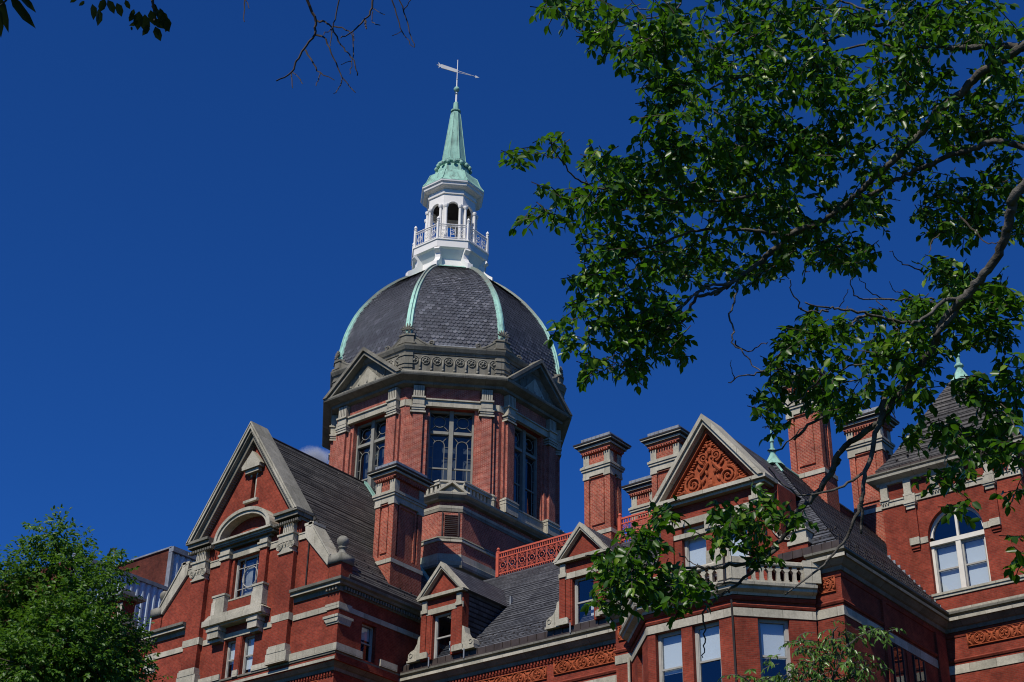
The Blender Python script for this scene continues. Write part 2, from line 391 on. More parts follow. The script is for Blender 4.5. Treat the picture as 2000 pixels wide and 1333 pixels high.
def rosette(m, a, z, o, R=.2, petals=6):
    m.ring(a, z, o, R, R*.13, 14); m.ring(a, z, o, R*.78, R*.06, 12)
    for k in range(petals):
        t = 2*math.pi*k/petals+.3; m.blob(a+R*.42*math.cos(t), o, z+R*.42*math.sin(t), R*.2, .035, R*.26, 6, 4, math.degrees(t)-90)
    m.blob(a, o+.015, z, R*.17, .05, R*.17, 6, 4)
def frieze(fr, s0, s1, z0, z1, parent):
    m = MB(fr); m.box(s0, s1, -.02, .012, z0, z1)
    w = .045
    m.box(s0, s1, .0, .06, z0, z0+w); m.box(s0, s1, .0, .06, z1-w, z1); m.box(s0, s0+w, 0, .058, z0+w, z1-w); m.box(s1-w, s1, 0, .058, z0+w, z1-w)
    L = s1-s0; n = max(1, round(L/.92)); R = (z1-z0)*.40; zc = (z0+z1)/2
    for i in range(n):
        a = s0+L*(i+.5)/n; rosette(m, a, zc, .035, R, 5)
        if n > 1 or L > 2.2*R+.1:
            for sx in (-1, 1):
                for sz in (-1, 1):
                    q = a+sx*L/n*.40
                    m.blob(q, .03, zc+sz*R*.55, .055, .04, .11, 6, 4, 40*sx*sz); m.ring(q, zc+sz*R*.15, .03, .05, .018, 8, m=4)
                    m.blob(q-sx*.07, .03, zc+sz*R*.9, .08, .035, .03, 6, 4, 20*sz)
    return m.build("terracotta_frieze", 'terra', parent, None, True)
def spiral(m, a, z, o, R, turns, sgn, r, start=0, n=34):
    pts = []; rr = []
    for i in range(n):
        t = i/(n-1); th = R_(start)+sgn*turns*2*math.pi*t; q = R*(1-t*.88)
        pts.append((a+q*math.cos(th), o+.02*t, z+q*math.sin(th))); rr.append(r*(1-.45*t))
    m.tube(pts, rr, 6)
def chimney(x0, x1, y0, y1, zb, zt, label, long_x=True):
    s = MB()
    s.box(x0+.10, x1-.10, y0+.10, y1-.10, zb, zt-1.2)
    w = .30; zlo = zt-4.75; zhi = zt-1.9
    s.box(x0-.06, x1+.06, y0-.06, y1+.06, zb, zt-5.15)
    for xs in ((x0, x0+w), (x1-w, x1)):
        for ys in ((y0, y0+w), (y1-w, y1)): s.box(xs[0], xs[1], ys[0], ys[1], zt-4.9, zhi+.4)
    # raised middle panels with a sunk slot
    lx, ly = x1-x0, y1-y0
    if lx > .95:
        cx = (x0+x1)/2; h = max(.12, (lx-2*w)/2-.1)
        for yy, sg in ((y0, 1), (y1, -1)):
            ya, yb = (yy+.035, yy+.2) if sg > 0 else (yy-.2, yy-.035)
            s.box(cx-h, cx+h, ya, yb, zlo+.2, zhi-.25)
            s.box(x0+.08, x1-.08, min(yy, yy+sg*.15)+.01, max(yy, yy+sg*.15)-.01, zhi-.1, zhi+.4)
    if ly > .95:
        cy = (y0+y1)/2; h = max(.12, (ly-2*w)/2-.12)
        for xx, sg in ((x0, 1), (x1, -1)):
            xa, xb = (xx+.03, xx+.2) if sg > 0 else (xx-.2, xx-.03)
            s.box(xa, xb, cy-h, cy-h+.12, zlo+.1, zhi-.1); s.box(xa, xb, cy+h-.12, cy+h, zlo+.1, zhi-.1); s.box(xa, xb, cy-h+.12, cy+h-.12, zhi-.2, zhi-.08)
    s.box(x0-.02, x1+.02, y0-.02, y1+.02, zt-4.98, zlo+.0)
    s.box(x0+.02, x1-.02, y0+.02, y1-.02, zt-1.32, zt-.62)
    s.box(x0-.12, x1+.12, y0-.12, y1+.12, zt-.60, zt-.44)
    for a, b_ in (((x0,y0),(x1,y0)), ((x1,y0),(x1,y1)), ((x1,y1),(x0,y1)), ((x0,y1),(x0,y0))):
        dentils(s, a, b_, 0.0, .16, zt-.72, zt-.60, .07, .07)
    c = s.build("chimney", 'brickc', B, label)
    t = MB()
    t.box(x0-.10, x1+.10, y0-.10, y1+.10, zt-5.17, zt-4.96)
    t.box(x0-.04, x1+.04, y0-.04, y1+.04, zt-1.92, zt-1.62)
    t.box(x0-.10, x1+.10, y0-.10, y1+.10, zt-1.62, zt-1.50); t.box(x0-.15, x1+.15, y0-.15, y1+.15, zt-1.50, zt-1.38); t.box(x0-.07, x1+.07, y0-.07, y1+.07, zt-1.38, zt-1.30)
    for xs in ((x0, x0+w), (x1-w, x1)):
        for ys in ((y0, y0+w), (y1-w, y1)):
            t.box(xs[0]-.05, xs[1]+.05, ys[0]-.05, ys[1]+.05, zt-2.05, zt-1.90)
            t.box(xs[0]-.0-.02, xs[1]+.02, ys[0]-.02, ys[1]+.02, zt-1.30, zt-.74)
    t.build("stone_band", 'stone', c)
    k = MB(); k.box(x0-.22, x1+.22, y0-.22, y1+.22, zt-.44, zt-.33); k.box(x0-.36, x1+.36, y0-.36, y1+.36, zt-.27, zt-.19); k.build("cap_slab", 'stone', c)
    k = MB(); k.box(x0-.27, x1+.27, y0-.27, y1+.27, zt-.33, zt-.27); k.box(x0-.40, x1+.40, y0-.40, y1+.40, zt-.19, zt-.12)
    k.build("dark_moulding", 'dark', c)
    l = MB(); l.box(x0-.10, x1+.10, y0-.10, y1+.10, zt-.12, zt+.20)
    for i in range(int(lx/.25)): l.box(x0+.05+i*.25, x0+.07+i*.25, y0-.125, y0-.10, zt-.10, zt+.20)
    l.build("lead_cap", 'lead', c)
    return c
def courses(m, e0, e1, t0, t1, row=.24, lift=.04):
    e0, e1, t0, t1 = (Vector(p) for p in (e0, e1, t0, t1)); nrm = (e1-e0).cross(t0-e0)
    if nrm.z < 0: nrm = -nrm
    nrm.normalize(); L = max((t0-e0).dot(nrm.cross((e1-e0).normalized())), 0) or (t0-e0).length
    L = abs(L); n = max(2, int(L/row))
    for i in range(n):
        a, b = i/n, (i+1)/n+.02
        b = min(b, 1); p = e0.lerp(t0, a); q = e1.lerp(t1, a); p2 = e0.lerp(t0, b); q2 = e1.lerp(t1, b); w = lift*random.uniform(.8, 1.2)
        pts = [p+nrm*.002, q+nrm*.002, p+nrm*w, q+nrm*w, p2+nrm*.006, q2+nrm*.006]
        m.raw([tuple(x) for x in pts], [(0,1,3,2), (2,3,5,4)])
# ================================================================ left gabled wing
X0 = -55.45; FL = FR(X0, 48.40, -90)
m = MB(FL)
lw = [(-.98+.0+.10, -.10, 22.38, 24.27), (.32, 1.20, 22.38, 24.27)]
wall(m, -6.68, 6.68, 21.95, 25.60, lw+[(-.85, 1.02, 26.3-.001, 28.45)], -.5, 0)
m.prism([(-5.85,25.6),(-1.7,25.6),(-1.7,28.6),(-4.25,28.6),(-5.85,26.75)], -.5, 0)
m.prism([(5.85,25.6),(5.85,26.75),(4.25,28.6),(1.7,28.6),(1.7,25.6)], -.5, 0)
wall(m, -1.7, 1.7, 25.60, 28.95, [(-.80, 1.04, 26.30, 28.45)], -.5, 0)
m.box(-3.78, -1.7, -.9, 0, 28.6, 29.9); m.box(1.7, 3.78, -.9, 0, 28.6, 29.9); m.box(-1.7, 1.7, -.9, 0, 28.95, 29.9)
# triangle with the slit
def rk(z): return 3.72*(35.15-z)/(35.15-29.75)
m.prism([(-rk(29.9),29.9),(-.16,29.9),(-.16,rk and 34.9),], -.6, 0)
m.prism([(rk(29.9),29.9),(.20,34.9),(.20,29.9)], -.6, 0)
m.box(-.16, .20, -.6, 0, 29.9, 31.45); m.box(-.16, .20, -.6, 0, 32.75, 34.85); m.box(-.16, .20, -.6, -.35, 31.45, 32.75)
# side walls, back
for sx in (-1, 1):
    f2 = FR(X0+sx*6.68, 48.9, 0 if sx > 0 else 180); m2 = MB(f2)
    if sx > 0: wall(m2, 0, 9.0, 21.95, 25.65, [(1.08, 2.05, 22.40, 24.15)], -.45, 0)
    else: m2.box(-9.0, 0, -.45, 0, 21.95, 25.65)
    m.v += m2.v[:0]; b = len(m.v); m.v += m2.v; m.f += [tuple(b+i for i in f) for f in m2.f]
    # corner pedestals
    a0, a1 = (5.90, 6.66) if sx > 0 else (-6.66, -5.90)
    m.box(a0, a1, -.72, .03, 25.6, 26.72)
# pilasters
for a0, a1 in ((-3.62,-2.58), (2.58,3.64)): m.box(a0, a1, 0, .26, 23.2, 27.75)
for a0, a1 in ((-1.62,-.98), (1.18,1.68)): m.box(a0, a1, 0, .20, 26.6, 28.45)
m.box(-.95, 1.15, 0, .10, 25.4, 26.22)
m.box(-.06, .28, -.2, .03, 22.6, 24.27)
lwall = m.build("gable_wall", 'brick', B, "brick front of the steep gabled wing with pilasters")
# lower (set back) walls
m = MB(); m.box(-61.7, -49.25, 48.85, 58, -1.6, 21.60); m.box(-49.25, -35.6, 53.15, 60, -1.6, 21.7)
m.build("lower_wall", 'brick', B)
# stone trim of the wing
m = MB(FL)
m.box(-6.70, -3.1, .0, .10, 22.35, 22.70); m.box(-3.1, -.95, 0, .10, 22.35, 22.62); m.box(-.06, .30, -.1, .10, 22.30, 22.62); m.box(1.25, 3.1, 0, .10, 22.35, 22.62); m.box(3.1, 6.79, .0, .10, 22.35, 22.70)
m.build("belt_course", 'stone', lwall); m = MB(FL)
mm = MB(FR(X0+6.68, 48.9, 0)); mm.box(-.5, 1.15, 0, .11, 22.35, 22.70); mm.box(2.35, 3.5, 0, .11, 22.35, 22.68)
b = len(m.v); m.v += mm.v; m.f += [tuple(b+i for i in f) for f in mm.f]
m.build("belt_course", 'stone', lwall)
for c, s_ in ((-3.10, -1), (3.11, 1)):
    m = MB(FL)
    m.box(c-.68, c+.68, .0, .34, 22.35, 22.85); m.box(c-.60, c+.60, 0, .36, 22.85, 23.10); m.box(c-.56, c+.56, 0, .33, 23.10, 23.20)
    m.build("pilaster_plinth", 'stone', lwall); m = MB(FL)
    # ionic cap
    m.box(c-.50, c+.50, .0, .34, 27.75, 27.83); m.prism([(c-.40,27.83),(c+.40,27.83),(c+.47,28.05),(c-.47,28.05)], 0, .32)
    m.box(c-.54, c+.54, .02, .33, 28.05, 28.30); m.box(c-.50, c+.50, 0, .36, 28.32, 28.66); m.box(c-.56, c+.56, 0, .42, 28.66, 28.76)
    for q in (-.42, .42):
        for rr in (.17, .10): m.ring(c+q, 28.12, .35, rr, .03, 14)
        m.blob(c+q, .35, 28.12, .05, .05, .05)
    for q in (-.2, 0, .2): m.blob(c+q, .36, 28.2, .05, .05, .1)
    for i in range(5): m.box(c-.30+i*.125, c-.30+i*.125+.085, .0, .30, 28.80, 29.34)
    m.box(c-.34, c+.34, 0, .24, 28.78, 29.36)
    m.build("capital", 'stone', lwall)
m = MB(FL)
# band at 28.35
for a0, a1 in ((-4.35,-3.66), (-2.54,-1.66), (1.72,2.54), (3.68,4.40)): m.box(a0, a1, 0, .07, 28.34, 28.62); m.box(a0, a1, 0, .10, 28.62, 28.68)
m.build("upper_band", 'stone', lwall); m = MB(FL); m.box(-.95, 1.16, 0, .08, 28.47, 28.85); m.build("lintel", 'stone', lwall)
for a0, a1 in ((-1.68,-.94), (1.14,1.74)):
    m = MB(FL)
    m.box(a0, a1, 0, .28, 28.45, 28.66); m.box(a0-.05, a1+.05, 0, .34, 28.66, 28.76); m.box(a0+.03, a1-.03, 0, .27, 28.76, 28.98)
    m.box(a0-.08, a1+.08, 0, .36, 25.52, 26.25); m.box(a0-.04, a1+.04, 0, .34, 26.25, 26.5); m.box(a0-.1, a1+.1, 0, .38, 26.5, 26.6)
    m.box(a0-.02, a1+.02, 0, .48, 24.35, 24.95); m.box(a0-.06, a1+.06, 0, .54, 24.70, 24.82); m.prism([(a0+.02,24.2),(a1-.02,24.2),(a1,24.35),(a0,24.35)], 0, .3)
    m.build("window_pier_and_bracket", 'stone', lwall)
m = MB(FL)
m.prism([(-2.1,25.28),(2.15,25.28),(1.75,25.52),(-1.7,25.52)], 0, .52)
m.box(-2.05, 2.1, 0, .60, 25.0, 25.28); m.box(-.98, 1.20, -.12, .12, 26.22, 26.30)
m.box(-2.0, 2.05, 0, .42, 24.93, 25.0)
m.build("window_balcony", 'stone', lwall); m = MB(FL)
# band 2
for a0, a1, dz in ((-6.70,-3.75,0), (-3.7,-2.5,.14), (-2.45,-1.75,0), (-.94,1.1,0), (1.8,2.45,0), (2.5,3.7,.14), (3.75,5.95,0)): m.box(a0, a1, 0, .05 if not dz else .28, 24.31+dz*.4, 24.58+dz)
mm = MB(FR(X0+6.68, 48.9, 0)); mm.box(-.53, 9, -.02, .05, 24.32, 24.56); b = len(m.v); m.v += mm.v; m.f += [tuple(b+i for i in f) for f in mm.f]
for a0, a1 in ((5.86, 6.74), (-6.74, -5.86)):
    m.box(a0, a1, -.8, .07, 24.52, 24.64); m.box(a0, a1, -.7, .06, 24.36, 24.52)
    m.box(a0-.04, a1+.04, -.9, .14, 23.93, 24.05); m.prism([(a0+.14,23.72),(a1-.02,23.72),(a1+.04,23.93),(a0-.02,23.93)], -.8, .10); m.box(a0+.12, a1-.0, -.75, .05, 23.64, 23.72)
m.build("lower_band", 'stone', lwall); m = MB(FL)
# small pediment over the slit, its jambs and sill
m.box(-.62, .66, 0, .36, 33.05, 33.22); m.box(-.46, .50, 0, .24, 32.86, 33.05); m.prism([(-.70,33.22),(.74,33.22),(.02,34.02)], 0, .34)
m.box(-.50, .48, 0, .16, 31.28, 31.42); m.box(.10, .18, -.3, -.02, 31.42, 32.85)
m.box(-.24, -.16, 0, .05, 32.70, 32.86); m.box(.20, .28, 0, .05, 32.7, 32.86)
m.build("niche_surround", 'stone', lwall); m = MB(FL)
# arch
no = 22
oa = [(2.0*math.cos(math.pi*i/no)+.1, 29.42+1.36*math.sin(math.pi*i/no)) for i in range(no+1)]
ia = [(1.66*math.cos(math.pi*i/no)+.1, 29.42+1.02*math.sin(math.pi*i/no)) for i in range(no+1)]
md = [(1.82*math.cos(math.pi*i/no)+.1, 29.42+1.18*math.sin(math.pi*i/no)) for i in range(no+1)]
for i in range(no):
    m.prism([oa[i], oa[i+1], md[i+1], md[i]], -.05, .58); m.prism([md[i], md[i+1], ia[i+1], ia[i]], -.05, .50)
m.box(-2.0, 2.2, 0, .60, 29.30, 29.40); m.box(-1.9, 2.1, 0, .45, 29.20, 29.30)
m.build("arched_hood", 'stone', lwall)
# returns
for sg in (-1, 1):
    m = MB(FL)
    a, b_ = sg*2.35, sg*3.98
    m.box(min(a,b_), max(a,b_), -1.1, .62, 29.72, 29.86); m.box(min(a,b_*.985), max(a,b_*.985), -1.05, .50, 29.52, 29.72); m.box(min(a,b_*.96), max(a,b_*.96), -1.0, .22, 29.38, 29.52)
    m.build("cornice_return", 'stoned', lwall)
# dark soffit mouldings
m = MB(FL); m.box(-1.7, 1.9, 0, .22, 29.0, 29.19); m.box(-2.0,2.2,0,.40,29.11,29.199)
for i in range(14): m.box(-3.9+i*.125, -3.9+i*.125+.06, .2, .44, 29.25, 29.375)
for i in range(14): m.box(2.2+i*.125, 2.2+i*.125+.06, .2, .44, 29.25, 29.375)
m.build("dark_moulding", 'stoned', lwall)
# raking coping
m = MB(FL); az, hz, bw = 35.60, 29.78, 3.92
def rake(m, az, bz, hw, th, o0, o1):
    k = (az-bz)/hw
    for sg in (-1, 1):
        m.prism([(0,az),(sg*hw,bz),(sg*(hw-th/k),bz),(0,az-th)], o0, o1)
rake(m, 35.60, 29.80, 3.98, .30, -.55, .62); rake(m, 35.28, 29.80, 3.78, .26, -.5, .54)
m.build("raking_coping", 'coping', lwall, "weathered stone coping of the steep gable")
m = MB(FL); rake(m, 35.585, 29.82, 3.95, .10, .60, .655); rake(m, 35.36, 29.82, 3.81, .16, .60, .635); m.build("rake_moulding", 'stone', lwall)
m = MB(FL); rake(m, 35.00, 29.82, 3.58, .38, -.5, .34)
k_ = (35.0-29.82)/3.58
for sg in (-1, 1):
    for i in range(44):
        z = 29.9+i*.108; a = sg*(34.62-z)/k_; m.box(min(a, a-sg*.03), max(a, a-sg*.03), .02, .26, z-.03, z+.035)
m.build("rake_soffit", 'stoned', lwall)
# shoulders and ball finials
for sg in (-1, 1):
    m = MB(FL)
    m.prism([(sg*4.15,28.95),(sg*4.62,28.95),(sg*5.98,27.05),(sg*5.98,26.60),(sg*5.80,26.60),(sg*4.2,28.35)], -.62, .10)
    m.box(min(sg*4.1,sg*4.7), max(sg*4.1,sg*4.7), -.7, .14, 28.95, 29.08)
    m.tube([(sg*4.5,-.7,28.98),(sg*4.5,.14,28.98)], .14, 10)
    m.prism([(sg*4.66,28.94),(sg*6.0,27.08),(sg*6.0,26.98),(sg*4.66,28.84)], -.68, .18)
    m.prism([(sg*4.15,28.93),(sg*4.60,28.93),(sg*5.97,27.02),(sg*5.97,26.62),(sg*5.82,26.62),(sg*4.21,28.36)], .101, .125)
    m.build("shoulder_coping", 'stone', lwall)
    m = MB(FL); c = sg*6.28
    m.box(c-.42, c+.42, -.78, .135, 26.60, 27.02); m.box(c-.38, c+.38, -.74, .05, 27.02, 27.08)
    m.fr = None; px, py = X0+c, 48.40+.345
    m.lathe(px, py, [(.34,27.08),(.32,27.12),(.20,27.20),(.16,27.30),(.13,27.42),(.20,27.45),(.20,27.49),(.12,27.50),(.17,27.56),(.26,27.68),(.285,27.80),(.26,27.92),(.17,28.03),(.03,28.08)], 20)
    m.build("ball_finial", 'coping', lwall, None, True)
# upper eave cornice of the wing
m = MB(); pr = [(0,25.18),(.06,25.18),(.08,25.40),(.24,25.44),(.28,25.54),(.40,25.60),(.42,25.72),(0,25.76)]
sweep(m, [(X0+3.72,48.40),(X0+6.68,48.40),(X0+6.68,57.5)], pr)
dentils(m, (X0+6.68,48.5),(X0+6.68,57.4), .0, .2, 25.24, 25.39); dentils(m, (X0+5.9,48.40),(X0+6.68,48.40), 0, .2, 25.24, 25.39)
m.build("eave_cornice", 'stoned', lwall)
for a0, a1 in ((3.72, 6.92), (-6.92, -3.72)):
    m = MB(FL); m.box(a0, a1, .20, .292, 25.42, 25.52); m.build("light_fillet", 'stone', lwall)
m = MB(); sweep(m, [(X0-6.68,57.5),(X0-6.68,48.40),(X0-3.72,48.40)], pr); dentils(m, (X0-6.68,48.40),(X0-5.9,48.40), 0, .2, 25.24, 25.39)
m.build("eave_cornice", 'stoned', lwall)
# slate roof of the wing
m = MB(FL)
m.prism([(-6.95,25.74),(6.95,25.74),(.0,35.18)], -8.6, -.52)
rf = m.build("wing_roof", 'slatew', B, "steep dark slate roof of the gabled wing")
m = MB(); courses(m, (X0+6.95,48.95,25.76), (X0+6.95,56.95,25.76), (X0+.02,48.95,35.17), (X0+.02,56.95,35.17), .23, .035); m.build("slate_courses", 'slatew', rf)
m = MB(FL)
for yy in (-1.6,-2.6,-3.4,-4.4,-5.2,-6.2):
    for j in range(4):
        z = 26.25+j*.42+(.2 if int(yy*5)%2 else 0); a = 6.95-(z-25.74)/(35.18-25.74)*6.95+.01; m.box(a-.03, a+.06, yy-.05, yy+.05, z-.03, z+.06)
m.build("snow_guard", 'dark', rf)['kind'] = 'stuff'
m = MB(FL); m.tube([(0,-.6,35.2),(0,-8.2,35.2)], .07, 8); m.build("ridge_roll", 'dark', rf)
m = MB(); m.box(-48.62,-48.42, 48.6, 57, 25.76, 25.86); m.build("gutter", 'dark', rf)
m = MB(); m.prism([(-55.4,35.3),(-49.9,27.8),(-50.15,27.8),(-55.4,34.9)], 56.2, 56.5)
m.build("copper_flashing", 'copper', rf)
# windows of the wing
sash(FL, -.88, -.10, 22.38, 24.27, label=None, blind=.55); sash(FL, .32, 1.20, 22.38, 24.27, blind=.8)
sash(FR(X0+6.68,48.9,0), 1.08, 2.05, 22.40, 24.15, blind=.35)
w = sash(FL, -.80, 1.04, 26.30, 28.45, .18, .09, mid=False, curt=True, label="wide gable window with a round leaded light at its centre")
m = MB(FL); o0, o1 = -.29, -.22
for a in (-.28, .58): m.box(a-.018, a+.018, o0, o1, 26.4, 28.36)
for z in (26.85, 27.95): m.box(-.71, .95, o0, o1, z-.018, z+.018)
m.ring(.15, 27.40, (o0+o1)/2, .52, .03, 24); m.build("leading", 'frame', w)
m = MB(FL); m.tube([(4.42,.05,25.75),(4.42,.05,29.2)], .035, 6); m.build("downpipe", 'dark', lwall)
chimney(-50.42, -49.2, 52.10, 54.25, 24.8, 33.0, "brick chimney rising from the slate roof beside the dome")
# stepped lead flashing beside that chimney
m = MB()
for i in range(9): m.box(-50.6-.11*i-.0, -50.45-.11*i+.02, 52.0, 52.04, 26.0+.24*i, 26.26+.24*i)
m.build("step_flashing", 'lead', B)
# ================================================================ main cornice along all the blocks
m = MB()
P1 = [(-61.75,58),(-61.75,48.85),(-49.27,48.85),(-49.27,53.15),(-35.35,53.15),(-35.35,51.10),(-34.5,51.10)]
P2 = [(-26.25,51.10),(-25.05,51.10),(-25.05,60.22),(-21.0,60.22),(-21.0,68)]
P2 = [(-26.25,51.10),(-25.05,51.10),(-25.05,60.22),(-20.75,60.22),(-20.75,68)]
prof = [(0,21.62),(.10,21.62),(.14,21.76),(.22,21.80),(.42,21.97),(.49,21.98),(.49,22.11),(0.0,22.11)]
sweep(m, P1, prof); cor = m.build("main_cornice", 'stoned', B); m = MB(); sweep(m, P2, prof); m.build("main_cornice", 'stoned', B)  # dark stone: weathering, plus shade of soffit, gutter and sides put into the colour
for xa, xb, y in ((-62.24,-48.78,48.85), (-48.779,-34.86,53.15), (-35.84,-34.52,51.10), (-26.24,-24.56,51.10), (-24.558,-20.26,60.22)):
    m = MB(); m.box(xa, xb, y-.494, y-.35, 21.978, 22.112); m.build("light_fillet", 'stone', cor)  # lighter stone on front runs only: their sunlit look put into the colour
m = MB()
for p in (P1, P2):
    if p is P2: m.build("gutter_moulding", 'stoned', cor); m = MB()
    sweep(m, p, [(.0,22.112),(.34,22.112),(.36,22.22),(.50,22.26),(.51,22.345),(0,22.345)])
m.build("gutter_moulding", 'stoned', cor)
m = MB()
for a, b_ in ((P1[1],P1[2]), (P1[3],P1[4]), (P2[3],P2[4])): dentils(m, a, b_, 0, .12, 21.46, 21.60, .08, .10)
for p in (P1, P2): sweep(m, p, [(0,21.40),(.03,21.40),(.05,21.46),(.05,21.61),(0,21.61)]); sweep(m, p, [(0,20.36),(.05,20.36),(.09,20.44),(.05,20.50),(0,20.50)])
m.build("brick_moulding", 'brick', cor)
m = MB()
for p in (P1, P2):
    if p is P2: m.build("stone_band", 'stone', cor); m = MB()
    sweep(m, p, [(0,19.88),(.035,19.88),(.035,20.24),(0,20.24)])
m.build("stone_band", 'stone', cor)
FM = FR(0, 53.15, -90); FRB = FR(0, 51.10, -90)
frieze(FM, -44.55, -40.45, 20.72, 21.32, cor); frieze(FM, -40.05, -36.0, 20.80, 21.40, cor); frieze(FM, -48.9, -45.0, 20.72, 21.32, cor)
frieze(FRB, -26.1, -25.28, 20.84, 21.46, cor); frieze(FRB, -35.2, -34.75, 20.84, 21.46, cor)
frieze(FR(0,60.22,-90), -24.1, -20.9, 20.9, 21.5, cor); frieze(FR(0,48.85,-90), -52.4, -50.2, 20.72, 21.34, cor)
# ================================================================ middle range: slate slope, lead apron, dormers
SL = 1.034; yE, zE = 52.92, 22.74
def roofy(z): return yE+(z-zE)/SL
m = MB(); m.raw([(-49.3,yE,zE),(-35.5,yE,zE),(-35.5,58.9,zE+SL*5.98),(-49.3,58.9,zE+SL*5.98),(-49.3,yE+.1,22.2),(-35.5,yE+.1,22.2),(-35.5,62,28.9),(-49.3,62,28.9),(-49.3,62,22.2),(-35.5,62,22.2)],
  [(0,1,2,3),(0,4,5,1),(3,2,6,7),(7,6,9,8),(4,8,9,5),(0,3,7,8,4),(1,5,9,6,2)])
mr = m.build("main_roof", 'slate', B, "grey slate slope between the two dormers")
m = MB(); courses(m, (-49.2,yE,zE), (-35.6,yE,zE), (-49.2,58.8,zE+SL*5.88), (-35.6,58.8,zE+SL*5.88), .25, .035); m.build("slate_courses", 'slate', mr)
m = MB(); m.box(-49.2, -35.5, 52.86, 52.93, 22.34, 22.77)
for i in range(28): m.box(-49+i*.48, -48.97+i*.48, 52.82, 52.86, 22.36, 22.77)
m.box(-49.2,-35.5,52.70,52.74,22.346,22.44)
m.build("metal_apron", 'apron', mr)
m = MB()
for i in range(26):
    x = -44.7+i*.36
    for j in range(3):
        z = zE+.28+j*.27+(i%2)*.09; y = roofy(z); m.box(x-.035, x+.035, y-.05, y+.03, z-.02, z+.05)
m.build("snow_guard", 'dark', mr)['kind'] = 'stuff'
def dormer(xc, label):
    f = FR(xc, 52.72, -90)
    m = MB(f); wall(m, -1.27, 1.27, 22.72, 25.62, [(-.60,.56,22.62,24.86)], -.4, 0)
    m.box(-1.27, -.95, 0, .06, 23.05, 25.0); m.box(.93, 1.27, 0, .06, 23.05, 25.0); m.box(-.93,-.68,0,.03,23.0,24.86); m.box(.64,.90,0,.03,23.0,24.86)
    m.prism([(-1.2,25.62),(1.2,25.62),(0,27.0)], -.4, -.02)
    d = m.build("dormer", 'brick', B, label)
    m = MB(f)
    m.box(-1.30, 1.30, 0, .05, 24.87, 25.14)
    for c in (-1.06, 1.06):
        m.box(c-.14, c+.14, 0, .10, 25.14, 25.58); m.box(c-.20, c+.20, 0, .12, 24.98, 25.16)
        m.box(c-.36, c+.30, -.05, .12, 22.80, 23.05); m.box(c-.3, c+.24, -.05, .10, 23.05, 23.1)
    m.build("window_surround", 'stone', d); m = MB(f)
    m.box(-1.42, 1.42, -.1, .24, 25.62, 25.78)
    rake(m, 27.32, 25.70, 1.50, .22, -.15, .26); rake(m, 27.10, 25.76, 1.27, .12, -.1, .20)
    m.build("pediment", 'stone', d)
    for sg in (-1, 1):
        m = MB(f)
        q = [(sg*1.28,23.95),(sg*1.40,23.90),(sg*1.46,23.6),(sg*1.62,23.36),(sg*1.85,23.28),(sg*1.98,23.18),(sg*2.0,22.98),(sg*1.98,22.86),(sg*1.28,22.86)]
        m.prism(q, -.35, .05); m.ring(sg*1.82, 23.10, .06, .10, .025, 12); m.box(min(sg*1.28,sg*2.04), max(sg*1.28,sg*2.04), -.38, .09, 22.77, 22.86)
        m.build("scroll_bracket", 'stone', d)
    m = MB(f)
    ye = -(roofy(27.1)-52.72)
    m.raw([(-1.45,-.15,25.72),(0,-.15,27.30),(1.45,-.15,25.72),(-1.45,-3.3,25.72),(0,ye-.1,27.30),(1.45,-3.3,25.72)], [(0,1,2),(3,5,4),(0,3,4,1),(1,4,5,2),(0,2,5,3)])
    m.raw([(1.22,-.3,22.6),(1.22,-.3,25.72),(1.22,-3.3,25.72),(1.22,-.3,22.6),(1.05,-.3,22.6),(1.05,-.3,25.72),(1.05,-3.3,25.72)], [(0,1,2),(4,6,5),(0,4,5,1),(1,5,6,2),(2,6,4,0)])
    m.raw([(-1.22,-.3,22.6),(-1.22,-.3,25.72),(-1.22,-3.3,25.72),(-1.05,-.3,22.6),(-1.05,-.3,25.72),(-1.05,-3.3,25.72)], [(0,2,1),(3,4,5),(0,1,4,3),(1,2,5,4),(2,0,3,5)])
    m.build("dormer_roof", 'slate', d)
    m = MB(f); m.box(1.45, 1.52, -3.35, -3.2, 25.74, 26.3)
    for c in (-1.06,1.06): m.tube([(c+.42,.1,22.35),(c+.42,.1,22.8)], .035, 6)
    m.build("lead_flashing", 'lead', d)
    w = sash(f, -.60, .56, 22.62, 24.86, .20, .10, blind=0)
    k = MB(f); k.box(-.1+.1, .46, -.60, -.58, 22.9, 23.62); k.build("blind", 'blind', w)
    return d
dormer(-46.28, "left dormer with a brick pediment in front of the dome's base")
dormer(-38.15, "right dormer with a brick pediment below the tall chimney")
# ================================================================ rotunda
CX, CY, AP = -55.52, 62.80, 6.30
T22 = math.tan(R_(22.5)); hw8 = AP*T22
def octp(a): 
    r = a/math.cos(R_(22.5)); return [(CX+r*math.cos(R_(-112.5+45*k)), CY+r*math.sin(R_(-112.5+45*k))) for k in range(8)]
# base: square with cut corners
def basep(h, c=.85):
    k = h-c; return [(CX-k,CY-h),(CX+k,CY-h),(CX+h,CY-k),(CX+h,CY+k),(CX+k,CY+h),(CX-k,CY+h),(CX-h,CY+k),(CX-h,CY-k)]
def solid(m, path, z0, z1):
    n = len(path); m.raw([(x,y,z0) for x,y in path]+[(x,y,z1) for x,y in path], [tuple(range(n-1,-1,-1)), tuple(range(n,2*n))]+[(i,(i+1)%n,n+(i+1)%n,n+i) for i in range(n)])
m = MB(); solid(m, basep(6.26), 29.5, 33.0); solid(m, basep(5.75,.9), 20, 29.45)
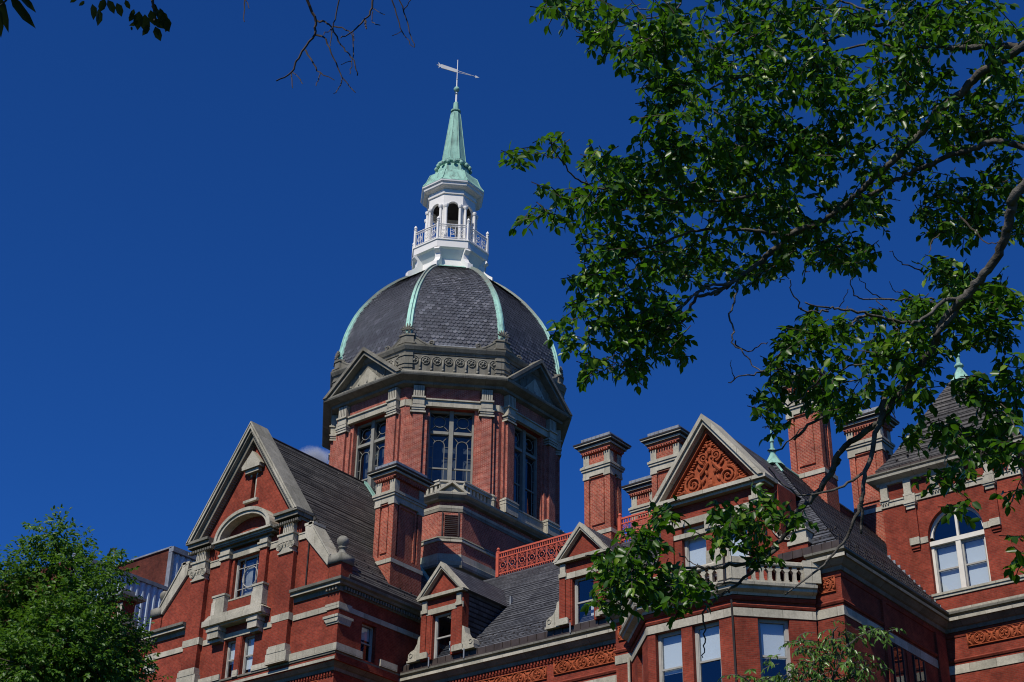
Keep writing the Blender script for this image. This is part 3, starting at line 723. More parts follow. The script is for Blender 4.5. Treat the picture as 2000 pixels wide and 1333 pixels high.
# wall pieces in front leaving the louvre opening at the cut corners
rb = m.build("rotunda_base", 'brickr', B, "cut-cornered brick base below the dome")
m = MB()
bp = basep(6.26)
sweep(m, bp, [(0,32.46),(.05,32.46),(.07,32.60),(.0,32.62)], True)
sweep(m, bp, [(0,30.60),(.06,30.61),(.06,30.74),(0,30.76)], True)
sweep(m, bp, [(-.6,29.30),(.05,29.30),(.10,29.55),(.03,29.60),(.03,29.93),(-.6,29.98)], True)
sweep(m, bp, [(0,32.95),(.15,32.97),(.40,33.12),(.42,33.22),(-.8,33.24)], True)
m.build("stone_belt", 'stone', rb)
m = MB()
sweep(m, bp, [(-.5,28.9),(-.30,28.92),(-.05,29.15),(.12,29.18),(.14,29.298),(-.5,29.298)], True); sweep(m, bp, [(0,32.28),(.04,32.28),(.04,32.455),(0,32.455)], True); sweep(m, bp, [(0,30.762),(.07,30.78),(.03,30.88),(0,30.88)], True)
sweep(m, bp, [(0,32.82),(.22,32.86),(.28,32.94),(0,32.948)], True)
m.build("dark_moulding", 'stoned', rb)
for ang in (-45, -135, 45, 135):
    f = FR(CX+8.21*math.cos(R_(ang)), CY+8.21*math.sin(R_(ang)), ang)
    m = MB(f)
    m.box(-.44, .44, .0, .02, 30.92, 32.24)
    l = m.build("louver", 'dark', rb)
    m = MB(f)
    for i in range(11): m.raw([(-.33,.03,31.02+i*.108),(.36,.03,31.02+i*.108),(.36,.10,30.97+i*.108),(-.33,.10,30.97+i*.108),(-.33,.03,31.038+i*.108),(.36,.03,31.038+i*.108),(.36,.10,30.988+i*.108),(-.33,.10,30.988+i*.108)], [(0,1,2,3),(4,7,6,5),(0,4,5,1),(1,5,6,2),(2,6,7,3),(3,7,4,0)])
    m.box(.38, .45, .021, .12, 30.9, 32.24); m.box(-.46, -.40, .021, .10, 30.9, 32.24); m.build("slat", 'apron', l)
    # pediment and parapet on the cut corner
    m = MB(f)
    m.prism([(-.60,33.24),(.60,33.24),(.60,33.95),(-.60,33.95)], -.45, .02); rake(m, 33.98, 33.26, .95, .14, .02, .30); m.box(-.95, .95, .02, .34, 33.22, 33.30)
    m.prism([(-.5,33.30),(.5,33.30),(0,33.72)], .02, .10); m.box(-.66, .66, -.5, .10, 33.95, 34.04)
    m.build("parapet_pediment", 'stone', rb)
# pierced parapets between the cut corners and the drum
for ang in (-90, 0, 90, 180):
    f = FR(CX+6.30*math.cos(R_(ang)), CY+6.30*math.sin(R_(ang)), ang)
    m = MB(f)
    for sg in (-1, 1):
        a0, a1 = sorted((sg*2.75, sg*5.42))
        m.box(a0, a1, -.30, .06, 33.24, 33.38); m.box(a0, a1, -.30, .06, 33.80, 34.02); m.box(a0-.0, a1, -.34, .10, 33.96, 34.04)
        k = 9
        for i in range(k+1):
            c = a0+(a1-a0)*i/k; m.box(max(a0,c-.075), min(a1,c+.075), -.24, .0, 33.38, 33.80)
    m.build("pierced_parapet", 'stone', rb)
# drum walls, windows, pilasters
M['dim'] = plain("dim_hall_interior", (.10,.12,.14), .9)
m = MB(); solid(m, octp(5.2), 33.0, 40.6); core = m.build("drum_core", 'dim', B)
drum = None
for k in range(8):
    ang = -90+45*k; f = FR(CX+AP*math.cos(R_(ang)), CY+AP*math.sin(R_(ang)), ang); card = (k % 2 == 0)
    m = MB(f); T = .55; h0 = hw8; h1 = (AP-T)*T22
    W = 1.25
    for sg in (-1, 1):   # mitred corner pieces
        for z0, z1, w0 in ((33.3, 40.45, W),):
            pts = [(sg*w0,0),(sg*h0,0),(sg*h1,-T),(sg*w0,-T)]; m.slab(pts, z0, z1)
        m.box(*sorted((sg*1.62, sg*2.18)), 0, .30, 34.1, 38.75); m.box(*sorted((sg*1.36, sg*1.62)), 0, .14, 34.1, 38.75); m.box(*sorted((sg*2.18, sg*2.36)), 0, .16, 34.1, 38.75)
    m.box(-W, W, -T, 0, 39.25, 40.45); m.box(-W, W, -T, 0, 33.3, 33.9)
    m.box(-1.5, 1.5, 0, .12, 39.72, 40.45)
    dr = m.build("drum_wall", 'brickr', B)
    m = MB(f)
    m.box(-1.57, 1.57, 0, .22, 39.26, 39.62); m.box(-1.51, 1.51, 0, .30, 39.62, 39.70); m.build("lintel", 'stone', dr)
    for sg in (-1, 1):
        m = MB(f)
        q0, q1 = sorted((sg*1.58, sg*2.22)); m.box(q0, q1, 0, .36, 39.28, 39.64); m.box(q0-.06, q1+.06, 0, .44, 39.64, 39.74)
        m.box(q0-.14, q1+.08, 0, .40, 39.06, 39.16); m.box(q0-.06, q1+.04, 0, .36, 38.94, 39.06); m.box(q0-.12, q1+.10, 0, .38, 38.76, 38.86); m.box(q0, q1, 0, .32, 38.86, 38.94); m.box(q0,q1,0,.34,39.16,39.28)
        for i in range(5): m.box(q0+.03+i*.125, q0+.11+i*.125, .1, .36, 39.76, 40.42)
        m.box(q0+.02, q1-.02, 0, .30, 39.76, 40.44)
        q0, q1 = sorted((sg*2.24, sg*h0)); m.box(q0, q1-.0, 0, .06, 39.28, 39.66)
        m.build("capital", 'stone', dr); m = MB(f)
        q0, q1 = sorted((sg*1.32, sg*2.40)); m.box(q0, q1, 0, .44, 33.24, 33.95); m.box(q0-.03, q1+.03, 0, .48, 33.95, 34.02); m.box(q0+.04, q1-.04, 0, .40, 34.02, 34.12); m.box(q0-.02,q1+.02,0,.47,33.75,33.80)
        m.build("pedestal", 'stone', dr)
    m = MB(f); m.box(-1.31, 1.31, -.35, .12, 33.3, 33.88); m.box(-W, W, -.5, .16, 33.88, 33.96)
    m.build("sill", 'stone', dr)
    # window
    m = MB(f); o0, o1 = -.46, -.30
    m.box(-.115, .115, -.46, -.24, 33.96, 39.25); m.box(-W, -W+.10, o0, o1, 33.96, 39.25); m.box(W-.10, W, o0, o1, 33.96, 39.25); m.box(-W+.1, -.14, o0, o1+.02, 37.82, 37.99); m.box(.14, W-.1, o0, o1+.02, 37.82, 37.99)
    m.box(-W+.1, W-.1, o0, o1, 39.12, 39.25)
    w = m.build("window", 'frames', B, None)
    m = MB(f); m.raw([(-W+.1,-.47,33.96),(W-.1,-.47,33.96),(W-.1,-.47,39.12),(-W+.1,-.47,39.12)], [(0,1,2,3)]); m.build("pane", 'glassb', w)
    m = MB(f)
    for sg in (-1, 1):
        c = sg*.645
        m.ring(c, 38.62, -.43, .33, .022, 18)
        for q, z in ((-.42,38.15),(.42,38.15),(-.42,39.05),(.42,39.05)): m.tube([(c+q*.62,-.43,38.62+(z-38.62)*.62),(c+q*1.15,-.43,z+(z-38.62)*.1)], .018, 4)
        m.ring(c, 37.18, -.43, .31, .022, 12, 0, 180)
        for q in (-.31, .31): m.tube([(c+q,-.43,37.18),(c+q,-.43,34.0)], .022, 5)
        for q in (-1, 1): m.tube([(c+q*.22,-.43,37.42),(c+q*.5,-.43,37.75)], .018, 4)
        for z in (37.1, 36.45, 35.8, 35.15, 34.5):
            for q in (-1, 1): m.tube([(c+q*.31,-.43,z),(c+q*.5,-.43,z)], .016, 4)
        m.box(c-.5, c+.5, -.46, -.40, 35.76, 35.84)
    m.build("leading", 'frames', w)
# cornice, rosette band
O8 = octp(AP)
m = MB(); sweep(m, O8, [(-.4,40.44),(.06,40.44),(.36,40.52),(.40,40.66),(.55,40.70),(.86,40.82),(.90,40.90),(-.4,40.90)], True)
sweep(m, O8, [(-.4,41.28),(.34,41.28),(.34,42.42),(-.4,42.42)], True)
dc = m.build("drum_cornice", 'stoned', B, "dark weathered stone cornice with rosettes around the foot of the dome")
m = MB(); sweep(m, O8, [(-.3,40.902),(.88,40.902),(.90,40.98),(.55,41.26),(.0,41.278),(-.3,41.278)], True)
m.build("sloped_course", 'coping', dc)
m = MB(); sweep(m, O8, [(-.4,42.422),(.38,42.422),(.44,42.56),(.50,42.60),(.60,42.78),(.62,42.88),(.30,42.96),(-.4,42.96)], True)
m.build("upper_moulding", 'stoned', dc)
for k in range(8):
    ang = -90+45*k; f = FR(CX+(AP+.34)*math.cos(R_(ang)), CY+(AP+.34)*math.sin(R_(ang)), ang)
    m = MB(f)
    for i in range(8):
        a = -2.26+i*.645
        m.ring(a, 41.98, .02, .30, .035, 12, 0, 180); m.ring(a, 41.98, .03, .20, .035, 12); m.blob(a, .04, 41.98, .09, .10, .09)
        for t in range(5): m.blob(a+.13*math.cos(t*1.257), .03, 41.98+.13*math.sin(t*1.257), .045, .05, .045, 6, 4)
        m.box(a+.28, a+.37, .0, .11, 41.38, 42.02); m.box(a+.27, a+.38, 0, .14, 41.34, 41.48)
    m.build("rosette_row", 'coping', dc, None, True)
    a2 = ang+22.5; rr = (AP+.30)/math.cos(R_(22.5)); f = FR(CX+rr*math.cos(R_(a2)), CY+rr*math.sin(R_(a2)), a2)
    m = MB(f)
    m.slab([(-.50,-.35),(-.42,.02),(0,.16),(.42,.02),(.50,-.35)], 41.28, 42.42)
    for z in (41.45, 41.7, 42.2): m.slab([(-.52,-.35),(-.45,.06),(0,.21),(.45,.06),(.52,-.35)], z, z+.05)
    m.slab([(-.62,-.5),(-.52,.10),(0,.28),(.52,.10),(.62,-.5)], 42.964, 43.04)
    m.slab([(-.46,-.35),(-.40,-.02),(0,.12),(.40,-.02),(.46,-.35)], 43.04, 43.52); m.slab([(-.52,-.4),(-.46,.02),(0,.17),(.46,.02),(.52,-.4)], 43.52, 43.62)
    for sg in (-1, 1):   # scrolls swept down along both faces
        pts = []
        for i in range(12):
            t = i/11; d = .45+1.0*t; pts.append((sg*d*math.cos(R_(22.5)), -d*math.sin(R_(22.5))+.02, 43.50-.48*math.sin(t*math.pi/2)))
        m.tube(pts, .07, 6)
        c = (sg*1.42*math.cos(R_(22.5)), -1.42*math.sin(R_(22.5))+.04)
        m.ring(c[0], 43.16, c[1], .14, .045, 12); m.blob(c[0], c[1], 43.16, .06, .07, .06)
        p4 = [(sg*.42,-.12),(sg*1.15,-.42),(sg*1.12,-.50),(sg*.40,-.2)]
        m.raw([(p4[0][0],p4[0][1],43.04),(p4[1][0],p4[1][1],43.04),(p4[2][0],p4[2][1],43.04),(p4[3][0],p4[3][1],43.04),(p4[0][0],p4[0][1],43.45),(p4[3][0],p4[3][1],43.45)],
              [(0,1,2,3),(0,4,1),(3,2,5),(0,3,5,4),(1,4,5,2)])
    for t in range(-3, 4):   # palmette
        q = t*24; m.blob(.26*math.sin(R_(q)), .02, 43.86+.26*math.cos(R_(q)), .055, .06, .24-.02*abs(t), 6, 5, -q)
    m.ring(-.14, 43.70, .05, .09, .035, 10); m.ring(.14, 43.70, .05, .09, .035, 10)
    m.build("corner_acroterion", 'stoned', dc, None, False)
    if k % 2 == 0:
        f = FR(CX+AP*math.cos(R_(ang)), CY+AP*math.sin(R_(ang)), ang); m = MB(f)
        rake(m, 43.45, 40.98, 2.98, .24, -.2, .98); rake(m, 43.16, 41.0, 2.62, .20, -.2, .86)
        m.prism([(-2.5,41.0),(2.5,41.0),(0,43.0)], .3, .42)
        pd = m.build("pediment", 'stoned', dc, "dark stone pediment on the drum")
        m = MB(f); m.prism([(-1.25,41.05),(1.25,41.05),(0,42.30)], .42, .47); m.build("tympanum_panel", 'stone', pd)
# ---- dome
PROF = [(7.06,42.9),(7.02,43.5),(6.93,44.1),(6.84,44.7),(6.70,45.4),(6.48,46.1),(6.17,46.9),(5.80,47.6),(5.33,48.3),(4.80,49.0),(4.20,49.65),(3.55,50.25),(2.90,50.75),(2.2,51.12)]
cum = [0]
for i in range(1, len(PROF)): cum.append(cum[-1]+math.hypot(PROF[i][0]-PROF[i-1][0], PROF[i][1]-PROF[i-1][1]))
def prof_at(t):
    t = max(0, min(cum[-1]-1e-6, t))
    for i in range(len(cum)-1):
        if t <= cum[i+1]:
            k = (t-cum[i])/(cum[i+1]-cum[i])
            return PROF[i][0]*(1-k)+PROF[i+1][0]*k, PROF[i][1]*(1-k)+PROF[i+1][1]*k
m = MB(); m.lathe(CX, CY, [(r-.05, z) for r, z in PROF], 8, 22.5)
dome = m.build("dome", 'tileb', B, "octagonal slate dome with green copper ribs")
c22, s22 = math.cos(R_(22.5)), math.sin(R_(22.5))
m = MB()
step = .235; tw = .24; nr = int(cum[-1]/step)
for k in range(8):
    ang = -90+45*k; ux, uy = math.cos(R_(ang)), math.sin(R_(ang)); tx, ty = -uy, ux
    for j in range(nr+1):
        t0 = j*step; rA, zA = prof_at(t0-.05); rB, zB = prof_at(t0+step*1.12)
        half = rA*s22-.10
        nt_ = int(2*half/tw)+2
        for i in range(nt_):
            c = -half+(i+(.5 if j % 2 else 0))*tw
            if c-tw/2 < -half or c+tw/2 > half:
                if c < -half-tw*.3 or c > half+tw*.3: continue
            jt = random.uniform(-.012, .012); lift = .05+random.uniform(0, .025)
            pts = []
            for (du, dv) in ((-.48,1),(.48,1),(.49,.36),(.30,.08),(0,0),(-.30,.08),(-.49,.36)):
                r = rA+(rB-rA)*dv; z = zA+(zB-zA)*dv+jt*.3; a = r*c22+lift*(1-dv)+.004; s_ = max(-r*s22, min(r*s22, c+du*tw))
                pts.append((CX+ux*a+tx*s_, CY+uy*a+ty*s_, z))
            m.raw(pts, [(0,1,2,3,4,5,6)])
me = bpy.data.meshes.new("slate_tiles"); me.from_pydata(m.v, [], m.f); me.materials.append(M['tile'])
ob = bpy.data.objects.new("slate_tiles", me); scene.collection.objects.link(ob); ob.parent = dome
for k in range(8):
    ang = -67.5+45*k; ux, uy = math.cos(R_(ang)), math.sin(R_(ang)); tx, ty = -uy, ux
    m = MB(); b = 0; n = 34; pts = []
    for i in range(n):
        t = cum[-1]*i/(n-1); r, z = prof_at(t); w = .17-.06*i/(n-1)
        r2, z2 = prof_at(min(cum[-1]-.001, t+.05)); r1, z1 = prof_at(max(0,t-.05)); dr, dz = r2-r1, z2-z1; l = math.hypot(dr, dz); nx_, nz_ = dz/l, -dr/l
        for s_, d in ((-w-.06,-.10),(-w-.03,.05),(-w*.45,.07),(-w*.35,.15),(w*.35,.15),(w*.45,.07),(w+.03,.05),(w+.06,-.10)):
            a = r+nx_*d; pts.append((CX+ux*a+tx*s_, CY+uy*a+ty*s_, z+nz_*d))
    q = 8; faces = [(i*q+j, i*q+(j+1)%q, (i+1)*q+(j+1)%q, (i+1)*q+j) for i in range(n-1) for j in range(q)]+[tuple(range(q)), tuple((n-1)*q+j for j in range(q))]
    m.raw(pts, faces); m.build("rib", 'rib', dome)
m = MB(); sweep(m, octp(6.55*1.0), [(-.4,42.962),(.08,42.962),(.06,43.10),(-.1,43.14)], True); m.build("lead_gutter", 'lead', dome)
m = MB(); m.lathe(CX, CY, [(2.75,50.92),(2.5,51.12),(2.1,51.30)], 8, 22.5); m.build("copper_collar", 'copper', dome)
# ---- lantern
LX, LY = CX-.10, CY-.05
def oc(m, prof, n=8): m.lathe(LX, LY, prof, n, 22.5)
m = MB(); oc(m, [(2.0,51.1),(1.98,51.9),(2.05,52.0),(2.35,52.42),(2.50,52.50),(2.52,52.95),(2.58,52.98),(2.58,53.06),(1.2,53.07)])
lan = m.build("lantern", 'white', B, "white octagonal lantern with open arches above the dome")
m = MB()
for k in range(8):
    a = R_(22.5+45*k); ux, uy = math.cos(a), math.sin(a); tx, ty = -uy, ux
    pts = []; pr = [(1.9,52.4),(2.5,52.42),(2.55,52.30),(2.30,52.1),(2.28,51.8),(2.42,51.55),(2.62,51.35),(2.9,51.15),(2.9,50.8),(1.9,51.0)]
    for w in (-.17, .17):
        for r, z in pr: pts.append((LX+ux*r+tx*w, LY+uy*r+ty*w, z))
    n = len(pr); m.raw(pts, [tuple(range(n)), tuple(range(2*n-1,n-1,-1))]+[(i,(i+1)%n,n+(i+1)%n,n+i) for i in range(n)])
m.build("scroll_bracket", 'white', lan)
ra = 1.62
m = MB()
for k in range(8):
    a = R_(22.5+45*k); x, y = LX+ra*math.cos(a), LY+ra*math.sin(a)
    for q in (-1, 1):
        b_ = a+q*.115; x, y = LX+ra*math.cos(b_), LY+ra*math.sin(b_)
        m.lathe(x, y, [(.15,53.07),(.15,53.25),(.105,53.3),(.08,55.9),(.12,55.95),(.15,56.05),(.15,56.15)], 10)
m.build("column", 'white', lan, None, False)
for k in range(8):
    ang = -90+45*k; ap = ra*c22; f = FR(LX+ap*math.cos(R_(ang)), LY+ap*math.sin(R_(ang)), ang); h = ra*s22
    m = MB(f); rw = .36; n = 10
    arc = [(rw*math.cos(math.pi*i/n), 56.05+rw*math.sin(math.pi*i/n)) for i in range(n+1)]
    for i in range(n): m.prism([arc[i], arc[i+1], (arc[i+1][0], 57.0), (arc[i][0], 57.0)], -.16, -.02)
    m.box(rw, h-.0, -.16, -.02, 56.05, 57.0); m.box(-h, -rw, -.16, -.02, 56.05, 57.0)
    m.box(rw, h, -.15, -.03, 53.07, 56.05); m.box(-h, -rw, -.15, -.03, 53.07, 56.05)
    for i in range(n): m.tube([(arc[i][0]*1.05, .0, 56.05+(arc[i][1]-56.05)*1.05), (arc[i+1][0]*1.05, .0, 56.05+(arc[i+1][1]-56.05)*1.05)], .03, 5)
    m.build("arch", 'white', lan)
m = MB(); oc(m, [(1.40,56.88),(1.42,56.97)]); m.build("ceiling", 'dark', lan)
m = MB(); oc(m, [(1.58,56.98),(1.68,57.0),(1.70,57.12),(1.62,57.16),(1.64,57.34),(1.95,57.45),(2.02,57.5),(2.05,57.62),(2.14,57.70),(2.16,57.80),(.5,57.85)])
m.build("eaves", 'white', lan)
m = MB(); rr = 2.46
cs = [(LX+rr*math.cos(R_(22.5+45*k)), LY+rr*math.sin(R_(22.5+45*k))) for k in range(8)]
for k in range(8):
    (xa, ya), (xb, yb) = cs[k], cs[(k+1)%8]
    for z, r in ((53.20,.03),(54.02,.03),(54.16,.045)): m.tube([(xa,ya,z),(xb,yb,z)], r, 5)
    m.box(xa-.065, xa+.065, ya-.065, ya+.065, 53.06, 54.35)
    m.lathe(xa, ya, [(.10,54.35),(.10,54.40),(.05,54.42),(.11,54.52),(.08,54.62),(.02,54.72)], 8)
    dx, dy = xb-xa, yb-ya; l = math.hypot(dx, dy); fr = (xa, ya, dy/l, -dx/l); mm = MB(fr)
    for t in (.16,.24,.32,.42,.58,.68,.76,.84): mm.tube([(t*l,0,53.2),(t*l,0,54.05)], .016, 4)
    for t in (.2, .5, .8):
        spiral(mm, t*l-.06, 53.45, 0, .12, 1.2, 1, .018, 0, 14); spiral(mm, t*l+.06, 53.75, 0, .12, 1.2, 1, .018, 180, 14)
        mm.ring(t*l, 53.6, 0, .17, .016, 12)
    b = len(m.v); m.v += mm.v; m.f += [tuple(b+i for i in f_) for f_ in mm.f]
m.build("balustrade", 'white', lan)
m = MB(); oc(m, [(2.17,57.80),(2.10,57.88),(1.86,58.25),(1.72,58.6),(1.62,58.85),(1.45,59.05),(1.22,59.18),(1.12,59.2),(1.10,59.5),(1.0,59.9),(1.14,60.0),(1.14,60.14),(.86,60.2),(.84,60.35),(.33,64.45),(.26,64.6)])
sp = m.build("spire", 'copper', B, "slender green copper spire")
m = MB()
for k in range(8):
    a = R_(22.5+45*k); pts = [(LX+(r+.01)*math.cos(a), LY+(r+.01)*math.sin(a), z) for r, z in ((2.12,57.86),(1.86,58.27),(1.64,58.85),(1.24,59.18))]
    m.tube(pts, .035, 5); m.tube([(LX+.84*math.cos(a),LY+.84*math.sin(a),60.35),(LX+.34*math.cos(a),LY+.34*math.sin(a),64.4)], .03, 5)
    for q in (0, 1):
        a2 = a+R_(22.5*q); m.blob(LX+1.12*math.cos(a2), LY+1.12*math.sin(a2), 59.86, .13, .13, .16, 8, 5)
m.build("roll_moulding", 'copper', sp)
m = MB(); m.lathe(LX, LY, [(.24,64.6),(.34,64.66),(.34,64.76),(.2,64.84),(.17,65.4),(.10,65.5)], 12); m.build("neck", 'copper', sp)
# weather vane, a thing of its own
V = empty("weather_vane", (LX, LY, 65.4+ZO), "pale arrow weather vane on its pole at the very tip of the copper spire", "weather vane")
m = MB(); m.lathe(LX, LY, [(.07,65.45),(.06,66.15),(.12,66.2),(.05,66.25),(.05,66.5)], 10); m.lathe(LX, LY, [(.04,66.75),(.04,67.4),(.07,67.45),(.03,67.5),(.025,69.1),(.005,69.15)], 8)
m.build("pole", 'white', V)
m = MB(); m.lathe(LX, LY, [(.03,66.36),(.14,66.42),(.20,66.55),(.20,66.62),(.14,66.74),(.03,66.80)], 14); m.build("ball", 'copper', V, None, True)
m = MB(); d = Vector((.44,.90,0)).normalized(); zz = 68.15
def vp(t, z): return (LX+d.x*t, LY+d.y*t, zz+z)
def plate(poly, w=.02):
    pts = []; n = len(poly)
    for sg in (-1, 1): pts += [(LX+d.x*t-d.y*w*sg, LY+d.y*t+d.x*w*sg, zz+z) for t, z in poly]
    m.raw(pts, [tuple(range(n)), tuple(range(2*n-1,n-1,-1))]+[(i,(i+1)%n,n+(i+1)%n,n+i) for i in range(n)])
plate([(-1.2,-.16),(0,-.13),(0,.13),(-1.2,.16)]); plate([(-1.2,-.06),(-1.42,-.22),(-1.34,-.05),(-1.55,0),(-1.34,.05),(-1.42,.24),(-1.2,.06)])
m.tube([vp(0,.05), vp(1.45,.02)], .02, 5); m.tube([vp(0,-.1), vp(1.0,.0)], .015, 4); plate([(1.35,-.08),(1.62,.02),(1.35,.12)])
m.build("arrow", 'white', V)
# parapet of a roof behind the dome
m = MB(); m.box(-48.5, -48.1, 67.2, 82, 28, 34.25); pw = m.build("rear_parapet", 'brown', B)
m = MB(); m.box(-48.6, -48.0, 67.1, 82, 34.25, 34.34)
for i in range(6): m.box(-48.12, -48.0, 67.5+i*.75, 67.62+i*.75, 34.34, 34.42)
m.build("coping", 'lead', pw)
# ================================================================ roof railings
def railing(x0, x1, y, z, label):
    e = empty("iron_railing", ((x0+x1)/2, y, z+ZO), label, "railing", "red iron railings on the roof edge")
    m = MB()
    for zz_, r in ((.12,.03),(.98,.03),(1.25,.045)): m.box(x0, x1, y-r, y+r, z+zz_-r, z+zz_+r)
    k = int((x1-x0)/.14)
    for i in range(k): x = x0+(i+.5)*(x1-x0)/k; m.box(x-.022, x+.022, y-.02, y+.02, z+1.0, z+1.22)
    for i in range(k): x = x0+(i+.5)*(x1-x0)/k; m.box(x-.018, x+.018, y-.018, y+.018, z, z+.10)
    m.build("rail", 'redpaint', e)
    m = MB((x0, y, 0, -1)); n = max(1, int((x1-x0)/.62)); w = (x1-x0)/n
    for i in range(n):
        c = (i+.5)*w; m.tube([(i*w,0,z+.15),(i*w,0,z+.96)], .022, 5)
        m.ring(c, z+.55, 0, .17, .024, 14); m.blob(c, 0, z+.55, .05, .04, .05)
        for sx in (-1, 1):
            spiral(m, c+sx*.14, z+.82, 0, .11, 1.3, sx, .022, 90, 14); spiral(m, c+sx*.14, z+.28, 0, .11, 1.3, -sx, .022, -90, 14)
            m.tube([(c+sx*.17,0,z+.55),(c+sx*w*.42,0,z+.62),(c+sx*w*.42,0,z+.92)], .018, 4); m.tube([(c+sx*w*.42,0,z+.18),(c+sx*w*.42,0,z+.48)], .018, 4)
        m.tube([(c,0,z+.15),(c,0,z+.38)], .018, 4); m.tube([(c,0,z+.72),(c,0,z+.96)], .018, 4)
    m.build("scrollwork", 'redpaint', e)
    m = MB()
    for x in (x0, x1):
        m.box(x-.09, x+.09, y-.09, y+.09, z-.05, z+1.30); m.lathe(x, y, [(.11,z+1.30),(.11,z+1.36),(.05,z+1.38),(.10,z+1.46),(.06,z+1.55),(.01,z+1.58)], 8); m.build("post", 'redpaint', e); m = MB()
    return e
railing(-48.0, -42.35, 58.88, 28.92, "red iron railing between the dome base and the tall chimney")
railing(-40.35, -36.2, 58.88, 28.92, "red iron railing right of the tall chimney, seen against the sky")
# ================================================================ right pavilion
m = MB(); m.box(-35.35, -25.05, 51.10, 60, -1.6, 21.60)
solid(m, [(-34.6,51.2),(-32.25,48.75),(-28.35,48.75),(-26.2,51.2)], -1.6, 12)
# bay walls above, with window openings
Bay = [(-34.55,51.10),(-32.22,48.72),(-28.33,48.72),(-26.15,50.98)]
def seg(i):
    (xa, ya), (xb, yb) = Bay[i], Bay[i+1]; dx, dy = xb-xa, yb-ya; l = math.hypot(dx, dy)
    return (xa, ya, dy/l, -dx/l), l
bayh = []
f1, l1 = seg(1); f2, l2 = seg(2); f0, l0 = seg(0)
mm = MB(f1); wall(mm, 0, l1, 12, 20.62, [(.36,1.54,17.0,19.84),(2.02,3.22,17.0,19.84)], -.45, 0)
mm2 = MB(f2); wall(mm2, 0, l2, 12, 20.62, [(.88,2.10,17.0,19.84)], -.45, 0)
mm3 = MB(f0); wall(mm3, 0, l0, 12, 20.62, [(1.1,2.2,17.0,19.84)], -.45, 0)
for q in (mm, mm2, mm3): b = len(m.v); m.v += q.v; m.f += [tuple(b+i for i in f) for f in q.f]
m.slab([(-34.5,51.0),(-32.4,49.2),(-28.2,49.2),(-26.2,51.0)], 20.3, 20.6)
pav = m.build("pavilion_wall", 'brick', B, "brick wall and canted bay of the right pavilion")
m = MB(); sweep(m, Bay, [(0,20.20),(.05,20.20),(.09,20.28),(.05,20.34),(0,20.34)]); sweep(m, Bay, [(0,20.46),(.08,20.46),(.16,20.60),(0,20.62)]); m.build("brick_moulding", 'brick', pav)
m = MB(); sweep(m, Bay, [(-.1,19.845),(.04,19.845),(.04,20.16),(0,20.18)])
sweep(m, Bay, [(-.3,20.63),(.16,20.63),(.20,20.72),(.40,20.80),(.42,20.90),(.50,20.94),(.52,21.04),(-.3,21.06)])
m.build("stone_band", 'stone', pav)
m = MB(); sweep(m, Bay, [(-.05,21.07),(.34,21.07),(.34,21.18),(-.05,21.18)])
sweep(m, Bay, [(-.02,21.80),(.30,21.80),(.34,21.84),(.34,21.94),(.30,22.0),(-.04,22.0)])
for i in (0, 1, 2):
    f, l = seg(i); q = MB(f); off = .05; 
    k = int((l-.9)/.30)
    for j in range(k+1):
        a = .45+(l-.9)*j/k
        q.box(a-.085, a+.085, .04, .26, 21.18, 21.28); q.box(a-.085, a+.085, .04, .26, 21.70, 21.80); q.box(a-.062, a+.062, .05, .25, 21.28, 21.70); q.prism([(a-.15,21.70),(a+.15,21.70),(a+.062,21.58),(a-.062,21.58)], .045, .255)
    for a in (.12, l-.12): q.box(a-.32, a+.32, -.03, .38, 21.18, 21.80); q.box(a-.36, a+.36, -.06, .42, 21.80, 22.04)
    b = len(m.v); m.v += q.v; m.f += [tuple(b+i2 for i2 in f_) for f_ in q.f]
m.build("balustrade", 'stone', pav)
sash(f1, .36, 1.54, 17.0, 19.84, .20, .12, blind=.52); sash(f1, 2.02, 3.22, 17.0, 19.84, .20, .12, blind=.46); sash(f2, .88, 2.10, 17.0, 19.84, .20, .12, blind=.48, frame='frame'); sash(f0, 1.1, 2.2, 17.0, 19.84, .2, .12)
m = MB(f1); m.tube([(3.86,.06,14.0),(3.84,.06,20.6),(3.84,.5,21.0),(3.84,.45,22.3)], .045, 6); m.build("downpipe", 'dark', pav)
m = MB(); m.tube([(-34.62,50.95,14),(-34.62,50.95,20.0)], .06, 6); m.build("downpipe", 'stone', pav)
# side windows of the pavilion (recessed panel)
FS = FR(-25.05, 51.10, 0)
m = MB(FS); m.box(3.2, 3.5, 0, .10, 12, 21.4); m.box(8.0, 8.9, 0, .10, 12, 21.4); m.box(5.05, 5.45, 0, .04, 12, 19.85); m.build("side_pier", 'brick', pav)
for a0, a1 in ((3.75, 4.75), (5.65, 6.65)):
    m = MB(FS); m.box(a0-.06, a1+.06, .012, .018, 15.9, 19.86); m.box(a0, a0+.08, .018, .06, 15.9, 19.8); m.box(a1-.08, a1, .018, .06, 15.9, 19.8); m.box((a0+a1)/2-.02, (a0+a1)/2+.02, .018, .05, 15.9, 19.8)
    w = m.build("window", 'apron', B); m = MB(FS); m.raw([(a0+.08,.025,15.9),(a1-.08,.025,15.9),(a1-.08,.025,19.8),(a0+.08,.025,19.8)], [(0,1,2,3)]); m.build("pane", 'glassb', w); m = MB(FS); m.box(a0-.05, a1+.05, .0185, .0195, 15.9, 19.84); m.build("room_lining", 'room', w)
